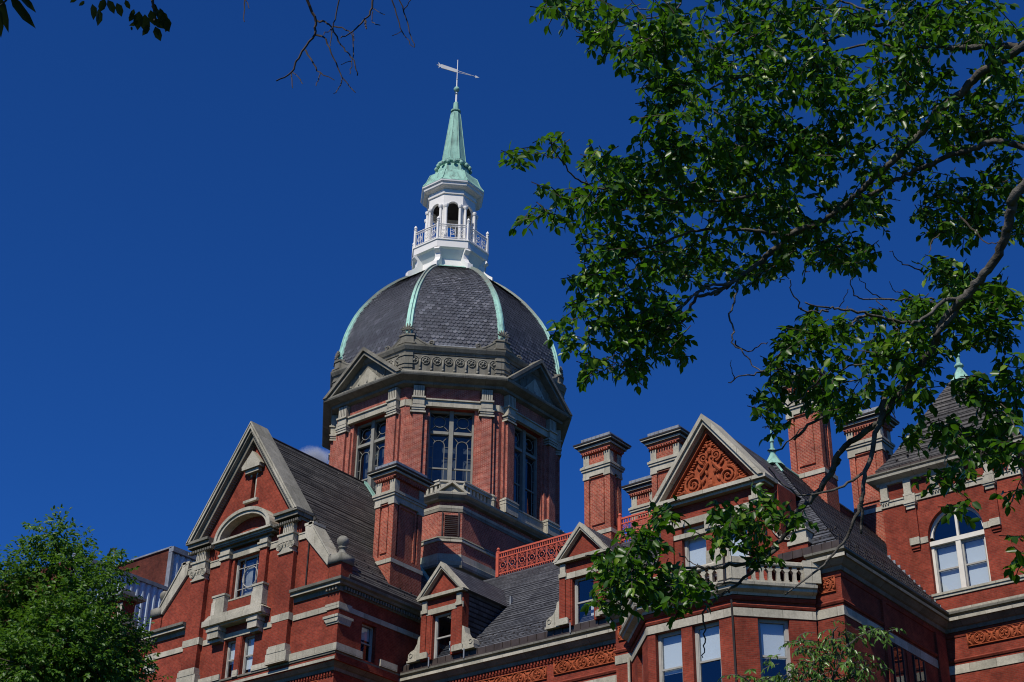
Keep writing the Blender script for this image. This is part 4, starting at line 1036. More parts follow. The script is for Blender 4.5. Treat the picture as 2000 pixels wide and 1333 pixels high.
# upper gable front
XP = -30.32; FP = FR(XP, 50.85, -90)
m = MB(FP)
wall(m, -2.42, 2.42, 21.2, 26.0, [(-1.50,-.36,22.95,24.92),(.42,1.56,22.95,24.92)], -.5, 0)
m.prism([(-2.3,26.0),(2.3,26.0),(0,29.0)], -.5, -.1)
for sg in (-1, 1):
    m.prism([(sg*2.42,22.3),(sg*2.42,24.9),(sg*2.55,24.2),(sg*2.9,23.5),(sg*3.4,23.2),(sg*3.4,22.3)], -.45, -.02)
    m.box(*sorted((sg*3.38, sg*4.15)), -.75, 0, 22.3, 22.95)
    m.box(*sorted((sg*1.86, sg*2.44)), 0, .10, 23.0, 25.25)
    m.box(*sorted((sg*2.42, sg*2.75)), -2.0, -.55, 23.5, 26.0)
m.box(-2.42, 2.42, -4.0, -.5, 22.3, 26.0)
pg = m.build("pavilion_gable", 'brick', B, "brick gable front of the right pavilion above its stone balcony")
m = MB(FP)
m.box(-2.2, 2.2, 0, .07, 24.93, 25.22); m.box(-2.46, 2.46, -.2, .05, 24.42, 24.62)
m.build("band", 'stone', pg)
for sg in (-1, 1):
    m = MB(FP); c = sg*2.12; m.box(c-.17, c+.17, 0, .18, 25.42, 25.95); m.box(c-.30, c+.30, 0, .20, 25.24, 25.42); m.box(c-.26, c+.26, 0, .16, 25.08, 25.24)
    m.box(*sorted((sg*2.2, sg*2.62)), -.3, .02, 25.0, 25.26)
    m.build("capital", 'stone', pg); m = MB(FP)
    # curved shoulder, pedestal, ball
    arc = [(sg*(2.5+1.0*(1-math.cos(t))), 24.55-1.35*math.sin(t)) for t in [math.pi/2*i/8 for i in range(9)]]
    for i in range(8):
        (a, z), (a2, z2) = arc[i], arc[i+1]; m.prism([(a,z),(a2,z2),(a2-sg*.06,z2+.20),(a+sg*.20,z+.05)] if True else [], -.5, .06)
    m.box(*sorted((sg*3.3, sg*4.22)), -.8, .06, 22.95, 23.12); m.box(*sorted((sg*3.48, sg*4.08)), -.68, -.06, 23.12, 23.52); m.box(*sorted((sg*3.42, sg*4.14)), -.74, 0, 23.52, 23.60)
    m.fr = None; m.lathe(XP+sg*3.78, 50.85+.37, [(.24,23.60),(.18,23.66),(.10,23.72),(.10,23.76),(.20,23.84),(.235,23.95),(.20,24.06),(.10,24.14),(.02,24.17)], 16); m.fr = FP
    m.build("shoulder_with_ball", 'stone', pg)
m = MB(FP)
m.box(-2.75, 2.75, -.6, .42, 25.96, 26.12); m.box(-2.6, 2.6, -.5, .26, 25.84, 25.96)
m.build("pediment_base", 'stone', pg); m = MB(FP)
m.box(-.34, .40, 0, .12, 24.55, 24.93); m.box(-.34, .40, 0, .10, 22.9, 23.6); m.build("window_pier", 'stone', pg); m = MB(FP)
m.box(-1.6, 1.66, -.1, .12, 22.82, 22.95); m.build("sill", 'stone', pg); m = MB(FP)
rake(m, 29.52, 26.10, 2.66, .26, -1.1, .50); rake(m, 29.24, 26.12, 2.42, .18, -.6, .40)
m.build("raking_cornice", 'stone', pg)
m = MB(FP); rake(m, 29.04, 26.12, 2.28, .30, -.45, .12)
kk = (29.04-26.12)/2.28
for sg in (-1, 1):
    for i in range(24):
        z = 26.2+i*.10; a = sg*(28.62-z)/kk; m.box(*sorted((a-sg*.16, a-sg*.02)), -.09, .02, z-.022, z+.025)
# scrolls
for sg in (-1, 1):
    spiral(m, sg*.82, 26.66, -.02, .44, 2.2, -sg, .075, 90 if sg > 0 else 90); spiral(m, sg*.30, 27.72, -.02, .25, 1.8, sg, .06, -90)
    m.tube([(sg*.1,-.02,26.4),(sg*.45,-.02,26.3),(sg*.9,-.02,26.25),(sg*1.3,-.02,26.45),(sg*1.6,-.02,26.38)], [.08,.08,.07,.06,.03], 6)
    m.tube([(sg*.5,-.02,27.0),(sg*.3,-.02,27.2),(sg*.12,-.02,27.45),(sg*.2,-.02,27.6)], [.09,.08,.07,.05], 6)
    for (a, z, rr, rt) in ((1.15,27.0,.16,50),(.55,27.35,.15,40),(.9,27.25,.13,60),(1.55,26.5,.13,70),(.15,27.9,.13,20),(.12,28.25,.12,10),(.6,27.75,.1,50),(.35,26.7,.14,-30),(.2,27.05,.13,15),(1.25,26.6,.1,0)):
        m.blob(sg*a, -.04, z, rr*.5, .07, rr, 7, 5, -sg*rt)
for i in range(16): m.blob(random.uniform(-.35,.35), -.05, random.uniform(26.35,28.3), .05, .06, .09, 6, 4, random.uniform(-60,60))
m.blob(0, -.02, 26.5, .16, .12, .2); m.blob(0, -.03, 28.0, .12, .1, .16)
m.prism([(-1.95,26.14),(1.95,26.14),(0,28.72)], -.12, -.085)
m.build("terracotta_relief", 'terra', pg, "terracotta scroll relief filling the pediment", False)
sash(FP, -1.50, -.36, 22.95, 24.92, .2, .11, blind=1.0, mid=False); sash(FP, .42, 1.56, 22.95, 24.92, .2, .11, blind=.9, mid=False)
# pavilion roof (hipped), with the gable's own ridge running into it
e0, e1, ya_, zb = -35.7, -24.72, 50.72, 22.40; za, yA = 29.5, 56.1
m = MB(); m.raw([(e0,ya_,zb),(e1,ya_,zb),(XP+.1,yA,za),(e0,70,zb),(e1,70,zb),(XP+.1,70,za)], [(0,1,2),(1,4,5,2),(0,2,5,3),(0,3,4,1),(3,5,4)])
m.raw([(-2.7+XP,51.4,26.05),(2.7+XP,51.4,26.05),(XP,51.4,29.36),(-2.7+XP,55.0,26.05),(2.7+XP,55.0,26.05),(XP,56.3,29.36)], [(0,1,2),(3,5,4),(0,2,5,3),(1,4,5,2),(0,3,4,1)])
pr_ = m.build("pavilion_roof", 'slate', B, "hipped slate roof of the right pavilion")
m = MB(); courses(m, (e0,ya_,zb), (e1,ya_,zb), (XP+.1,yA,za), (XP+.1,yA,za), .30); courses(m, (e1,ya_,zb), (e1,68,zb), (XP+.1,yA,za), (XP+.1,68,za), .26, .045); m.build("slate_courses", 'slate', pr_)
m = MB(); m.box(e0+.1, -33.2, 50.70, 50.74, 22.346, 22.62); m.box(-27.4, e1-.05, 50.66, 50.72, 22.346, 22.66)
for i in range(6): m.box(-27.2+i*.42, -27.17+i*.42, 50.62, 50.66, 22.36, 22.66)
m.build("metal_apron", 'apron', pr_)
m = MB(); sl = (za-zb)/(XP+.1-e1)
for i in range(24):
    for j in range(3):
        y = 51.6+i*.36; z = zb+.25+j*.45+(i%2)*.12; x = e1+(z-zb)/sl; m.box(x-.03, x+.07, y-.045, y+.045, z-.02, z+.06)
for i in range(6):
    for j in range(3):
        x = -27.6+i*.42+j*.1; z = zb+.35+j*.4; y = ya_+(z-zb)/((za-zb)/(yA-ya_)); m.box(x-.04, x+.04, y-.07, y+.02, z-.02, z+.06)
m.build("snow_guard", 'dark', pr_)['kind'] = 'stuff'
m = MB()
for i in range(14):
    y = 51.5+i*.62; m.tube([(e1+.02,y,22.35),(e1-.12,y+.12,22.62)], .018, 4)
m.box(e1-.02, e1+.05, 50.7, 59.8, 22.346, 22.44)
m.build("gutter", 'dark', pr_)
def finial(x, y, z, s, parent):
    m = MB(); m.lathe(x, y, [(.62*s,z-.62*s),(.42*s,z-.36*s),(.26*s,z-.1*s),(.14*s,z+.12*s),(.14*s,z+.2*s),(.22*s,z+.26*s),(.22*s,z+.34*s),(.10*s,z+.44*s),(.08*s,z+.75*s),(.13*s,z+.82*s),(.09*s,z+.95*s),(.04*s,z+1.2*s),(.015*s,z+2.2*s)], 8, 22.5)
    return m.build("copper_finial", 'copper', parent)
finial(XP+.1, 56.1, 29.70, .85, pr_)
m = MB(); m.tube([(XP+.1,56.1,29.55),(XP+.1+(e1-XP-.1)*.16,56.1+(ya_-56.1)*.16,29.55+(zb-29.5)*.16)], .05, 5); m.tube([(XP+.1,56.1,29.55),(XP+.1,69,29.55)], .06, 5)
m.build("copper_flashing", 'copper', pr_)
# ================================================================ corner tower
FT = FR(-23.90, 59.90, -90); m = MB(FT)
hw = 3.15
Wn = (-1.22, 1.27)
wall(m, -hw, hw, 21.95, 28.90, [(Wn[0], Wn[1], 23.30, 27.10)], -.5, 0)
n = 14; cc = (Wn[0]+Wn[1])/2; rw = (Wn[1]-Wn[0])/2; rh = 1.22
arc = [(cc+rw*math.cos(math.pi*i/n), 25.86+rh*math.sin(math.pi*i/n)) for i in range(n+1)]
for i in range(n): m.prism([arc[i], arc[i+1], (arc[i+1][0], 27.101), (arc[i][0], 27.101)], -.5, -.001)
m.box(-hw, hw, -6.3, -5.8, 21.95, 28.9); m.box(-hw, -hw+.5, -5.8, -.5, 21.95, 28.9); m.box(hw-.5, hw, -5.8, -.5, 21.95, 28.9)
for c in (-1.78, 1.83): m.box(c-.21, c+.21, 0, .10, 25.98, 27.3); m.box(c-.19, c+.19, 0, .10, 25.50, 25.64); m.box(c-.17, c+.17, 0, .05, 25.40, 25.50)
m.fr = None; m.box(-26.6, -20.75, 60.22, 66.0, -1.6, 21.6)
tw_ = m.build("tower_wall", 'brick', B, "brick wall of the corner tower with its arched window")
m = MB(FT)
m.box(-3.0, hw+.04, 0, .08, 22.30, 22.50); m.box(Wn[0]-.12, hw+.04, 0, .10, 23.20, 23.30); m.box(Wn[0]-.06, hw+.03, 0, .05, 23.08, 23.20)
m.box(-hw-.04, hw+.04, -.2, .06, 27.66, 27.88); m.box(-hw-.06, hw+.06, -.2, .10, 27.88, 27.95)
for c in (-1.78, 1.83):
    m.box(c-.22, c+.22, .0, .16, 25.64, 25.96); m.box(c-.20, c+.20, 0, .16, 27.30, 27.46); m.box(c-.26, c+.26, 0, .22, 27.46, 27.54); m.box(c-.29, c+.29, 0, .26, 27.54, 27.64); m.box(c-.25,c+.25,0,.14,27.64,28.0)
m.box(Wn[1], 1.60, 0, .04, 25.66, 25.93); m.box(-1.55, Wn[0], 0, .04, 25.66, 25.93)
for c in (-2.95, -1.85, -.60, .60, 1.85, 2.95):
    m.box(c-.17, c+.17, 0, .14, 28.06, 28.70); m.box(c-.22, c+.22, 0, .15, 27.96, 28.06)
    for i in range(3): m.box(c-.15+i*.12, c-.09+i*.12, .1, .13, 27.80, 27.88)
m.build("stone_trim", 'stone', tw_)
m = MB(); Tp = [(-27.05,66.2),(-27.05,59.9),(-20.75,59.9),(-20.75,66.2)]
sweep(m, Tp, [(0,28.68),(.10,28.70),(.14,28.80),(.46,28.92),(.48,29.02),(0,29.04)], True); m.build("tower_cornice", 'stone', tw_)
m = MB(); sweep(m, Tp, [(0,29.042),(.42,29.042),(.44,29.10),(.50,29.12),(.50,29.18),(0,29.18)], True); m.build("gutter_moulding", 'stoned', tw_)
m = MB(); sweep(m, Tp, [(0,29.182),(.12,29.182),(.10,29.50),(0,29.50)], True)
for i in range(13): m.box(-27.0+i*.5, -26.97+i*.5, 59.74, 59.79, 29.19, 29.50)
m.build("metal_apron", 'apron', tw_)
m = MB(); m.raw([(-27.17,59.78,29.48),(-20.63,59.78,29.48),(-20.63,66.3,29.48),(-27.17,66.3,29.48),(-26.6,60.4,30.25),(-21.2,60.4,30.25),(-21.2,65.7,30.25),(-26.6,65.7,30.25),(-23.9,63.05,35.0)],
   [(0,3,2,1),(0,1,5,4),(1,2,6,5),(2,3,7,6),(3,0,4,7),(4,5,8),(5,6,8),(6,7,8),(7,4,8)])
tr = m.build("tower_roof", 'slatew', B, "steep pyramid slate roof of the corner tower")
finial(-23.9, 63.05, 34.9, 1.0, tr)
m = MB(); courses(m, (-26.6,60.4,30.25), (-21.2,60.4,30.25), (-23.95,63.0,34.9), (-23.85,63.0,34.9), .30); courses(m, (-21.2,60.4,30.25), (-21.2,65.7,30.25), (-23.9,63.0,34.9), (-23.9,63.1,34.9), .30); m.build("slate_courses", 'slatew', tr)
m = MB()
for i in range(10):
    x = -26.2+i*.52; z = 29.85+(i%2)*.12; m.box(x-.04, x+.04, 60.0, 60.16, z, z+.06)
m.build("snow_guard", 'dark', tr)['kind'] = 'stuff'
m = MB()
for i in range(11): m.box(-27.15+.20*i+.02, -26.93+.20*i+.02, 59.855, 59.89, 25.1-.27*i, 25.36-.27*i+.12)
m.build("step_flashing", 'lead', tr)
# arched window
m = MB(FT); o0, o1 = -.34, -.22
m.box(Wn[0], Wn[0]+.12, o0, o1, 23.3, 25.86); m.box(Wn[1]-.12, Wn[1], o0, o1, 23.3, 25.86); m.box(Wn[0], Wn[1], o0, o1+.10, 25.50, 25.70); m.box(cc-.11, cc+.11, o0, o1+.08, 23.3, 25.50)
for i in range(n): 
    a0_, a1_ = arc[i], arc[i+1]; q = lambda p, k: (cc+(p[0]-cc)*k, 25.86+(p[1]-25.86)*k)
    m.prism([a0_, a1_, q(a1_,.90), q(a0_,.90)], o0, o1)
m.box(Wn[0], Wn[0]+.12, o0, o1, 25.7, 25.9); m.box(Wn[1]-.12, Wn[1], o0, o1, 25.7, 25.9); m.box(cc-.05, cc+.05, o0, o1, 25.70, 27.0)
w = m.build("window", 'framew', B, "cream arched window of the corner tower")
m = MB(FT)
for a0, a1 in ((Wn[0]+.12, cc-.11), (cc+.11, Wn[1]-.12)):
    m.box(a0, a0+.06, o0-.04, o1-.05, 23.3, 25.5); m.box(a1-.06, a1, o0-.04, o1-.05, 23.3, 25.5); m.box(a0+.06, a1-.06, o0-.04, o1-.05, 24.36, 24.43); m.box(a0+.06, a1-.06, o0-.04, o1-.05, 25.42, 25.5); m.box(a0+.06, a1-.06, o0-.04, o1-.05, 23.3, 23.37)
m.build("sash_frame", 'frame', w)
m = MB(FT); m.raw([(Wn[0]+.03,o0+.025,23.3),(Wn[1]-.03,o0+.025,23.3),(Wn[1]-.03,o0+.025,27.05),(Wn[0]+.03,o0+.025,27.05)], [(0,1,2,3)]); m.build("pane", 'glass', w)
m = MB(FT)
for a0, a1 in ((Wn[0]+.20, cc-.19), (cc+.19, Wn[1]-.20)): m.box(a0, a1, o0-.10, o0-.09, 23.35, 25.42)
m.build("blind", 'blind', w)
m = MB(FT); m.box(Wn[0]-.05, Wn[1]+.05, -1.4, -1.35, 23.2, 27.1); m.build("room_lining", 'room', w)
# ================================================================ more chimneys
chimney(-42.12, -40.55, 58.35, 59.35, 27.0, 34.55, "tall brick chimney standing between the two roof railings")
chimney(-39.0, -37.35, 59.75, 60.85, 26.0, 34.55, "brick chimney partly hidden behind the right pediment")
chimney(-42.9, -41.45, 63.75, 64.9, 26.0, 34.45, "smaller brick chimney seen further back, left of the right pediment")
chimney(-30.6, -28.98, 58.45, 59.5, 26.0, 34.6, "tallest brick chimney behind the pavilion roof, partly behind leaves")
chimney(-30.3, -28.55, 63.9, 65.0, 25.0, 34.6, "brick chimney standing just left of the corner tower roof")
# ================================================================ buildings beyond the gabled wing
b1 = empty("annex_building", (-78, 60, 0), "brown brick building with blue-grey corrugated metal siding behind the gabled wing", "building")
m = MB(); m.box(-80.3, -72.75, 57.5, 72, -1.6, 35.9); m.build("wall", 'brown', b1)
def corr(x, y0, y1, z0, z1, name):
    m = MB(); n = int((y1-y0)/.11); pts = []
    for i in range(n+1):
        y = y0+(y1-y0)*i/n; xx = x+(.09 if (i//2) % 2 else 0); pts += [(xx, y, z0), (xx, y, z1)]
    m.raw(pts, [(2*i, 2*i+2, 2*i+3, 2*i+1) for i in range(n)]); m.build(name, 'corr', b1)
corr(-72.72, 57.7, 66, 25, 35.6, "metal_siding"); corr(-72.0, 50.0, 57.4, 24, 32.75, "metal_siding")
m = MB(); m.box(-84, -72.06, 50, 57.45, -1.6, 32.7); m.build("lower_wall", 'brown', b1)
m = MB(); m.box(-72.15, -71.85, 50, 57.45, 32.75, 32.98); m.box(-72.9, -72.5, 57.4, 66, 35.62, 35.95); m.box(-72.95,-72.6,57.42,57.6,24,35.9); m.box(-80.3,-72.7,57.4,57.6,35.9,36.0)
m.build("roof_edge", 'lead', b1)
m = MB(); m.tube([(-79.2,57.6,35.9),(-79.2,57.6,37.0),(-79.05,57.6,37.3),(-78.8,57.6,37.35),(-78.6,57.6,37.2),(-78.55,57.6,36.5),(-78.55,57.6,35.9)], .06, 6); m.build("vent_pipe", 'dark', b1)
b2 = empty("brick_house", (-69, 50, 0), "low red brick building with a capped chimney, half hidden by the leafy tree at left", "building")
m = MB(); m.box(-76, -66.6, 50.2, 56, -1.6, 26.9); wb = m.build("wall", 'brick', b2)
m = MB(); m.box(-76.1, -66.8, 50.0, 52.5, 26.9, 27.62); m.build("cornice", 'stoned', wb)
m = MB(); m.box(-69.6, -67.4, 50.4, 51.25, 27.62, 29.4)
dentils(m, (-69.6,50.4),(-67.4,50.4), 0, .14, 29.2, 29.35); dentils(m, (-67.4,50.4),(-67.4,51.25), 0, .14, 29.2, 29.35)
ch = m.build("chimney", 'brick', b2)
m = MB(); m.box(-69.8,-67.2,50.2,51.45,27.95,28.35); m.box(-67.75,-67.37,50.36,50.4,28.35,29.15); m.box(-69.85, -67.12, 50.15, 51.5, 29.4, 29.50); m.build("stone_band", 'stone', ch)
m = MB(); m.box(-70.0, -66.98, 50.0, 51.65, 29.50, 29.62); m.box(-69.5,-67.45,50.35,51.2,29.62,30.0); m.build("cap", 'lead', ch)
m = MB(); m.box(-67.9,-63.0,49.6,49.66,24.6,24.66); m.box(-67.9,-63.0,49.6,49.66,25.7,25.78)
for i in range(24): m.box(-67.8+i*.2,-67.76+i*.2,49.6,49.65,24.6,25.7)
#RAIL
e = empty("iron_railing", (-65.5,49.6,24.6+ZO), "red iron railing beside the left edge of the gabled wing, behind the tree", "railing", "red iron railings on the roof edge")
m.build("rail", 'redpaint', e)
m = MB(); m.box(-68,-62.3,49.55,58,-1.6,24.5); m.build("lower_block", 'brick', b2)
# ================================================================ trees
def leaf_mesh(name, pos, dirs, nrm, L, W, mat, parent):
    pos = np.array(pos); d = np.array(dirs); d /= np.linalg.norm(d, axis=1, keepdims=True)+1e-9
    n_ = np.array(nrm); n_ -= (n_*d).sum(1, keepdims=True)*d; n_ /= np.linalg.norm(n_, axis=1, keepdims=True)+1e-9
    s = np.cross(d, n_); L = np.array(L)[:, None]; W = np.array(W)[:, None]
    p0 = pos; c = pos+d*L*.5-n_*L*.05; a = pos+d*L*.28+s*W*.42+n_*W*.12; b = pos+d*L*.28-s*W*.42+n_*W*.12
    a2 = pos+d*L*.66+s*W*.40+n_*W*.10-n_*L*.04; b2_ = pos+d*L*.66-s*W*.40+n_*W*.10-n_*L*.04; t = pos+d*L-n_*L*.16
    N = len(pos); v = np.stack([p0, a, a2, t, b2_, b, c], 1).reshape(-1, 3); v[:, 2] += ZO
    idx = np.arange(N)[:, None]*7
    q = np.concatenate([idx+np.array([[0,1,2,6]]), idx+np.array([[0,6,4,5]])], 0); tr_ = np.concatenate([idx+np.array([[6,2,3]]), idx+np.array([[6,3,4]])], 0)
    me = bpy.data.meshes.new(name); me.vertices.add(len(v)); me.vertices.foreach_set('co', v.ravel())
    nl = q.size+tr_.size; me.loops.add(nl); me.loops.foreach_set('vertex_index', np.concatenate([q.ravel(), tr_.ravel()]).astype(np.int32))
    ls = np.concatenate([np.arange(len(q))*4, q.size+np.arange(len(tr_))*3]); me.polygons.add(len(ls)); me.polygons.foreach_set('loop_start', ls.astype(np.int32))
    me.update(calc_edges=True); me.validate(); me.materials.append(M[mat])
    ob = bpy.data.objects.new(name, me); scene.collection.objects.link(ob); ob.parent = parent; ob.location = -parent.location
    return ob
class Leaves:
    def __init__(s): s.p = []; s.d = []; s.n = []; s.L = []; s.W = []
    def add(s, p, d, n, L, W): s.p.append(p); s.d.append(d); s.n.append(n); s.L.append(L); s.W.append(W)
def rv(): 
    v = rng.normal(size=3); return v/np.linalg.norm(v)
def spray(lv, twigs, p, d, L, nl, ll, lw_, droop=.35, tr=.004):
    """a twig with leaves set alternately along it"""
    p = np.array(p, float); d = np.array(d, float); d /= np.linalg.norm(d); pts = [p.copy()]; q = p.copy()
    side = np.cross(d, [0,0,1.0]); side /= np.linalg.norm(side)+1e-6
    for i in range(nl):
        d = d+np.array([0,0,-droop*.12])+rng.normal(size=3)*.05; d /= np.linalg.norm(d); q = q+d*L/nl; pts.append(q.copy())
        sd = 1 if i % 2 else -1
        ld = d*.5+side*sd*.75+np.array([0,0,-droop*rng.uniform(.2,1.6)])+rng.normal(size=3)*.38
        nn = np.array([.05,-.45,.8])+rng.normal(size=3)*.6
        lv.add(q, ld, nn, ll*rng.uniform(.7,1.15), lw_*rng.uniform(.75,1.1))
    lv.add(q, d+np.array([0,0,-droop*.6]), np.array([0,0,1.0])+rng.normal(size=3)*.4, ll, lw_)
    if twigs is not None: twigs.tube([tuple(x) for x in pts[::max(1,nl//3)]]+[tuple(pts[-1])], tr, 3)
def limb(m, pts, r0_, r1, t0, t1, n=7, jit=.006):
    """px path -> smooth 3-D limb; distances run from t0 to t1 metres"""
    k = len(pts); P = [Vector(at(x, y, t0+(t1-t0)*i/(k-1))) for i, (x, y) in enumerate(pts)]; out = []
    for i in range(k-1):
        a, b, c, d = P[max(i-1,0)], P[i], P[i+1], P[min(i+2,k-1)]
        for j in range(4):
            t = j/4; out.append(.5*((2*b)+(c-a)*t+(2*a-5*b+4*c-d)*t*t+(3*b-a-3*c+d)*t**3))
    out.append(P[-1]); nn = len(out)
    out = [o+Vector(rng.normal(size=3)*jit) for o in out]
    m.tube([tuple(o) for o in out], [r0_+(r1-r0_)*i/(nn-1) for i in range(nn)], n)
    return out
def A5(*p): return [(1480+x/2.563, y/2.563) for x, y in p]
def A6(*p): return [(1080+x/3.173, 400+y/3.173) for x, y in p]
def A7(*p): return [(1500+x/2.564, 400+y/2.564) for x, y in p]
def A8(*p): return [(1480+x/1.981, 660+y/1.981) for x, y in p]
def A4(*p): return [(980+x/2.563, y/2.563) for x, y in p]
def AW(*p): return [(1160+x/4.167, 1080+y/4.167) for x, y in p]
# ---- big tree at the right, its limbs reaching over the view
TB = (-.4, 12.4); T1 = empty("broadleaf_tree", (TB[0], TB[1], 0), "large dark broadleaf tree whose limbs hang across the right half of the view", "tree")
wood = MB(); dead = MB(); px = .0042
def hub(z, dx=0, dy=0): return Vector((TB[0]+dx, TB[1]+dy, z))
trunk = MB(); trunk.tube([(TB[0],TB[1],-1.6),(TB[0]+.05,TB[1],-.9),(TB[0]+.02,TB[1]+.05,1.5),(TB[0]-.1,TB[1],4.0),(TB[0]-.15,TB[1],5.5),(TB[0]-.05,TB[1]+.1,7.0),(TB[0]+.1,TB[1]+.2,9.0),(TB[0]+.05,TB[1]+.3,10.8)], [.48,.36,.31,.28,.21,.14,.08,.02], 14)
trunk.build("trunk", 'bark', T1, None, True)
def conn(p, z, r0_, r1):
    a = hub(z); b = Vector(p); c = Vector((a.x*.9+b.x*.1, a.y*.9+b.y*.1, max(a.z, b.z)+.35)); d = b+(b-a)*0+Vector((b.x-a.x, b.y-a.y, 0))*-.35+Vector((0,0,.35)); out = []
    for i in range(11):
        t = i/10; q = a*(1-t)**3+c*3*t*(1-t)**2+d*3*t*t*(1-t)+b*t**3; out.append(tuple(q+Vector(rng.normal(size=3)*.012*(0 < i < 10))))
    wood.tube(out, [r0_*(1-t)**1.3*.85+r1*(1-(1-t)**1.3) for t in [i/10 for i in range(11)]], 10)
L1 = limb(wood, [(2090,50)]+A5((1333,230),(1250,290),(1150,340),(1080,400),(1000,480),(900,550),(850,630),(790,690),(700,790),(600,875),(540,935),(480,990),(400,1060),(340,1100),(270,1145),(180,1165),(90,1165),(0,1150)), .036, .014, 12.2, 12.6, 9)
conn(L1[0], 5.2, .13, .036)
limb(wood, A5((200,1160),(110,1230),(50,1290),(-60,1370),(-150,1420))+A6((1060,520),(1000,560)), .020, .010, 12.5, 12.4)
L2 = limb(wood, [(2080,330)]+A5((1333,745),(1200,705),(1150,720),(1050,755),(950,780),(850,830),(760,870),(680,910),(600,960),(500,990)), .026, .014, 12.0, 12.55, 8)
conn(L2[0], 4.6, .10, .026)
L0 = limb(wood, [(2100,80)]+A5((1333,235),(1200,230),(1050,240),(950,236),(870,170),(780,130),(650,120),(560,130),(450,165),(330,210)), .030, .009, 12.6, 13.2, 8); conn(L0[0], 5.5, .12, .03)
limb(wood, A5((950,236),(760,240),(600,225),(430,245),(300,300)), .016, .006, 12.9, 13.5)
limb(wood, A5((650,120),(560,60),(430,10),(300,-30)), .012, .006, 13, 13.3); limb(wood, A5((560,130),(470,70),(350,50),(230,40)), .008, .004, 13, 12.7)
L3 = limb(wood, [(2060,300)]+A7((1240,-60),(1225,20),(1205,95),(1190,160),(1150,250),(1090,340),(1040,400),(980,470),(920,530),(860,620),(840,680),(780,780),(720,880),(650,960),(600,1030),(560,1085),(470,1150),(400,1200),(350,1250),(315,1333)), .035, .020, 11.2, 11.8, 9); conn(L3[0], 4.4, .14, .035)
L3b = limb(wood, A8((315,465),(290,510),(240,590),(190,640),(130,700),(100,770),(60,810),(0,850)), .024, .015, 11.8, 11.9)
limb(wood, A8((0,850),(-30,880))+AW((1340,100),(1190,240),(1080,310),(980,400),(890,490),(900,620),(895,760),(885,850)), .014, .004, 11.9, 11.7)
limb(wood, AW((1500,-40),(1380,50),(1150,100),(980,125),(860,120),(700,128),(560,140),(350,190),(130,290)), .016, .006, 11.9, 11.5)
limb(wood, A8((490,230),(480,290),(450,400),(420,520),(400,620),(380,690),(330,790),(250,880),(110,990)), .022, .006, 11.5, 11.2)
limb(wood, A8((400,620),(405,700),(400,760)), .012, .009, 11.3, 11.3); limb(wood, AW((1190,240),(1010,260),(985,320),(1060,360)), .008, .004, 11.8, 11.6)
limb(wood, A8((420,520),(350,560),(270,600),(170,610),(90,560),(40,500)), .011, .004, 11.4, 11.1)
limb(wood, A7((1000,440),(950,520),(900,590),(830,660)), .02, .014, 11.5, 11.4); limb(wood, A7((980,460),(890,480),(800,560),(720,600)), .016, .010, 11.5, 11.2)
for pts, r in ((A7((720,600),(600,568),(500,550),(440,535),(350,520),(300,520),(185,495)), .013), (A7((300,528),(240,540),(170,530),(150,490),(115,430),(108,375)), .008), (A7((830,470),(740,470),(620,480),(480,475),(430,440),(415,365)), .008),
    (A7((620,480),(540,460),(480,400),(420,330)), .005), (A7((780,350),(720,310),(660,290),(610,230)), .006), (A7((740,470),(690,430),(640,440),(600,380)), .005), (A7((500,550),(440,570),(410,610)), .012),
    (A7((540,470),(600,530),(640,600),(655,660)), .004), (A7((350,515),(380,470),(400,420)), .004), (A7((960,60),(1040,130),(1100,200),(1170,170)), .007), (A7((860,150),(820,190),(810,240)), .006),
    (A6((1140,480),(1120,600),(1090,700),(1120,790),(1110,850),(1180,910),(1230,980),(1290,1030),(1350,1060)), .008), (A6((1120,850),(1210,910),(1290,870),(1330,850)), .006), (A6((1430,1020),(1330,1030),(1240,1050),(1130,1080),(1100,1110)), .008), (A6((1130,1080),(1105,1020),(1095,965)), .004),
    (A7((0,1000),(60,1000),(150,980),(260,870),(350,800),(440,740)), .008), (A7((130,1180),(200,1110),(300,1040),(350,930),(370,840),(440,800),(510,800)), .012), (A7((350,890),(430,885),(500,850)), .008), (A7((0,1240),(90,1200),(180,1120)), .008),
    (AW((150,0),(160,120),(200,160),(290,190)), .005), (AW((680,0),(760,60),(860,105)), .006), (AW((0,-200),(60,-100),(150,-20)), .003), (AW((1450,-30),(1380,60)), .01)):
    limb(dead if r < .0075 else wood, pts, r, r*.45, 11.7, 11.3, 5)
limb(wood, A6((1650,120),(1490,170),(1380,270),(1290,350),(1190,430),(1120,480),(1060,520),(960,555),(900,570),(850,640),(810,720),(740,750),(680,790)), .022, .008, 12.5, 11.8)
limb(wood, A6((1150,470),(1050,500),(950,498),(900,540),(830,590),(740,690)), .012, .006, 12, 11.8); limb(wood, A6((1060,520),(980,520),(890,550),(800,640),(740,700)), .010, .006, 12, 11.7)
limb(wood, A6((1320,170),(1150,160),(900,160),(700,230),(500,300),(300,400),(160,460)), .013, .005, 12.5, 11.8)
limb(wood, A4((1330,960),(1150,1000),(960,1010),(740,990),(600,945),(480,945),(400,910),(330,850),(270,770),(240,710)), .012, .004, 12.4, 11.6); limb(wood, A4((280,790),(210,775),(150,770)), .004, .002, 11.6, 11.6)
limb(wood, A4((1330,360),(1200,390),(1100,420),(960,500),(860,610)), .012, .005, 12.8, 12.4); limb(wood, A4((900,0),(850,75),(720,95),(620,130),(540,130)), .008, .003, 12.8, 12.5); limb(wood, A4((880,20),(800,55),(690,40),(640,-10)), .006, .004, 12.6, 12.6)
limb(wood, A4((340,100),(380,165),(460,170)), .003, .002, 12.3, 12.3)
wood.build("branch", 'bark', T1, None, True)
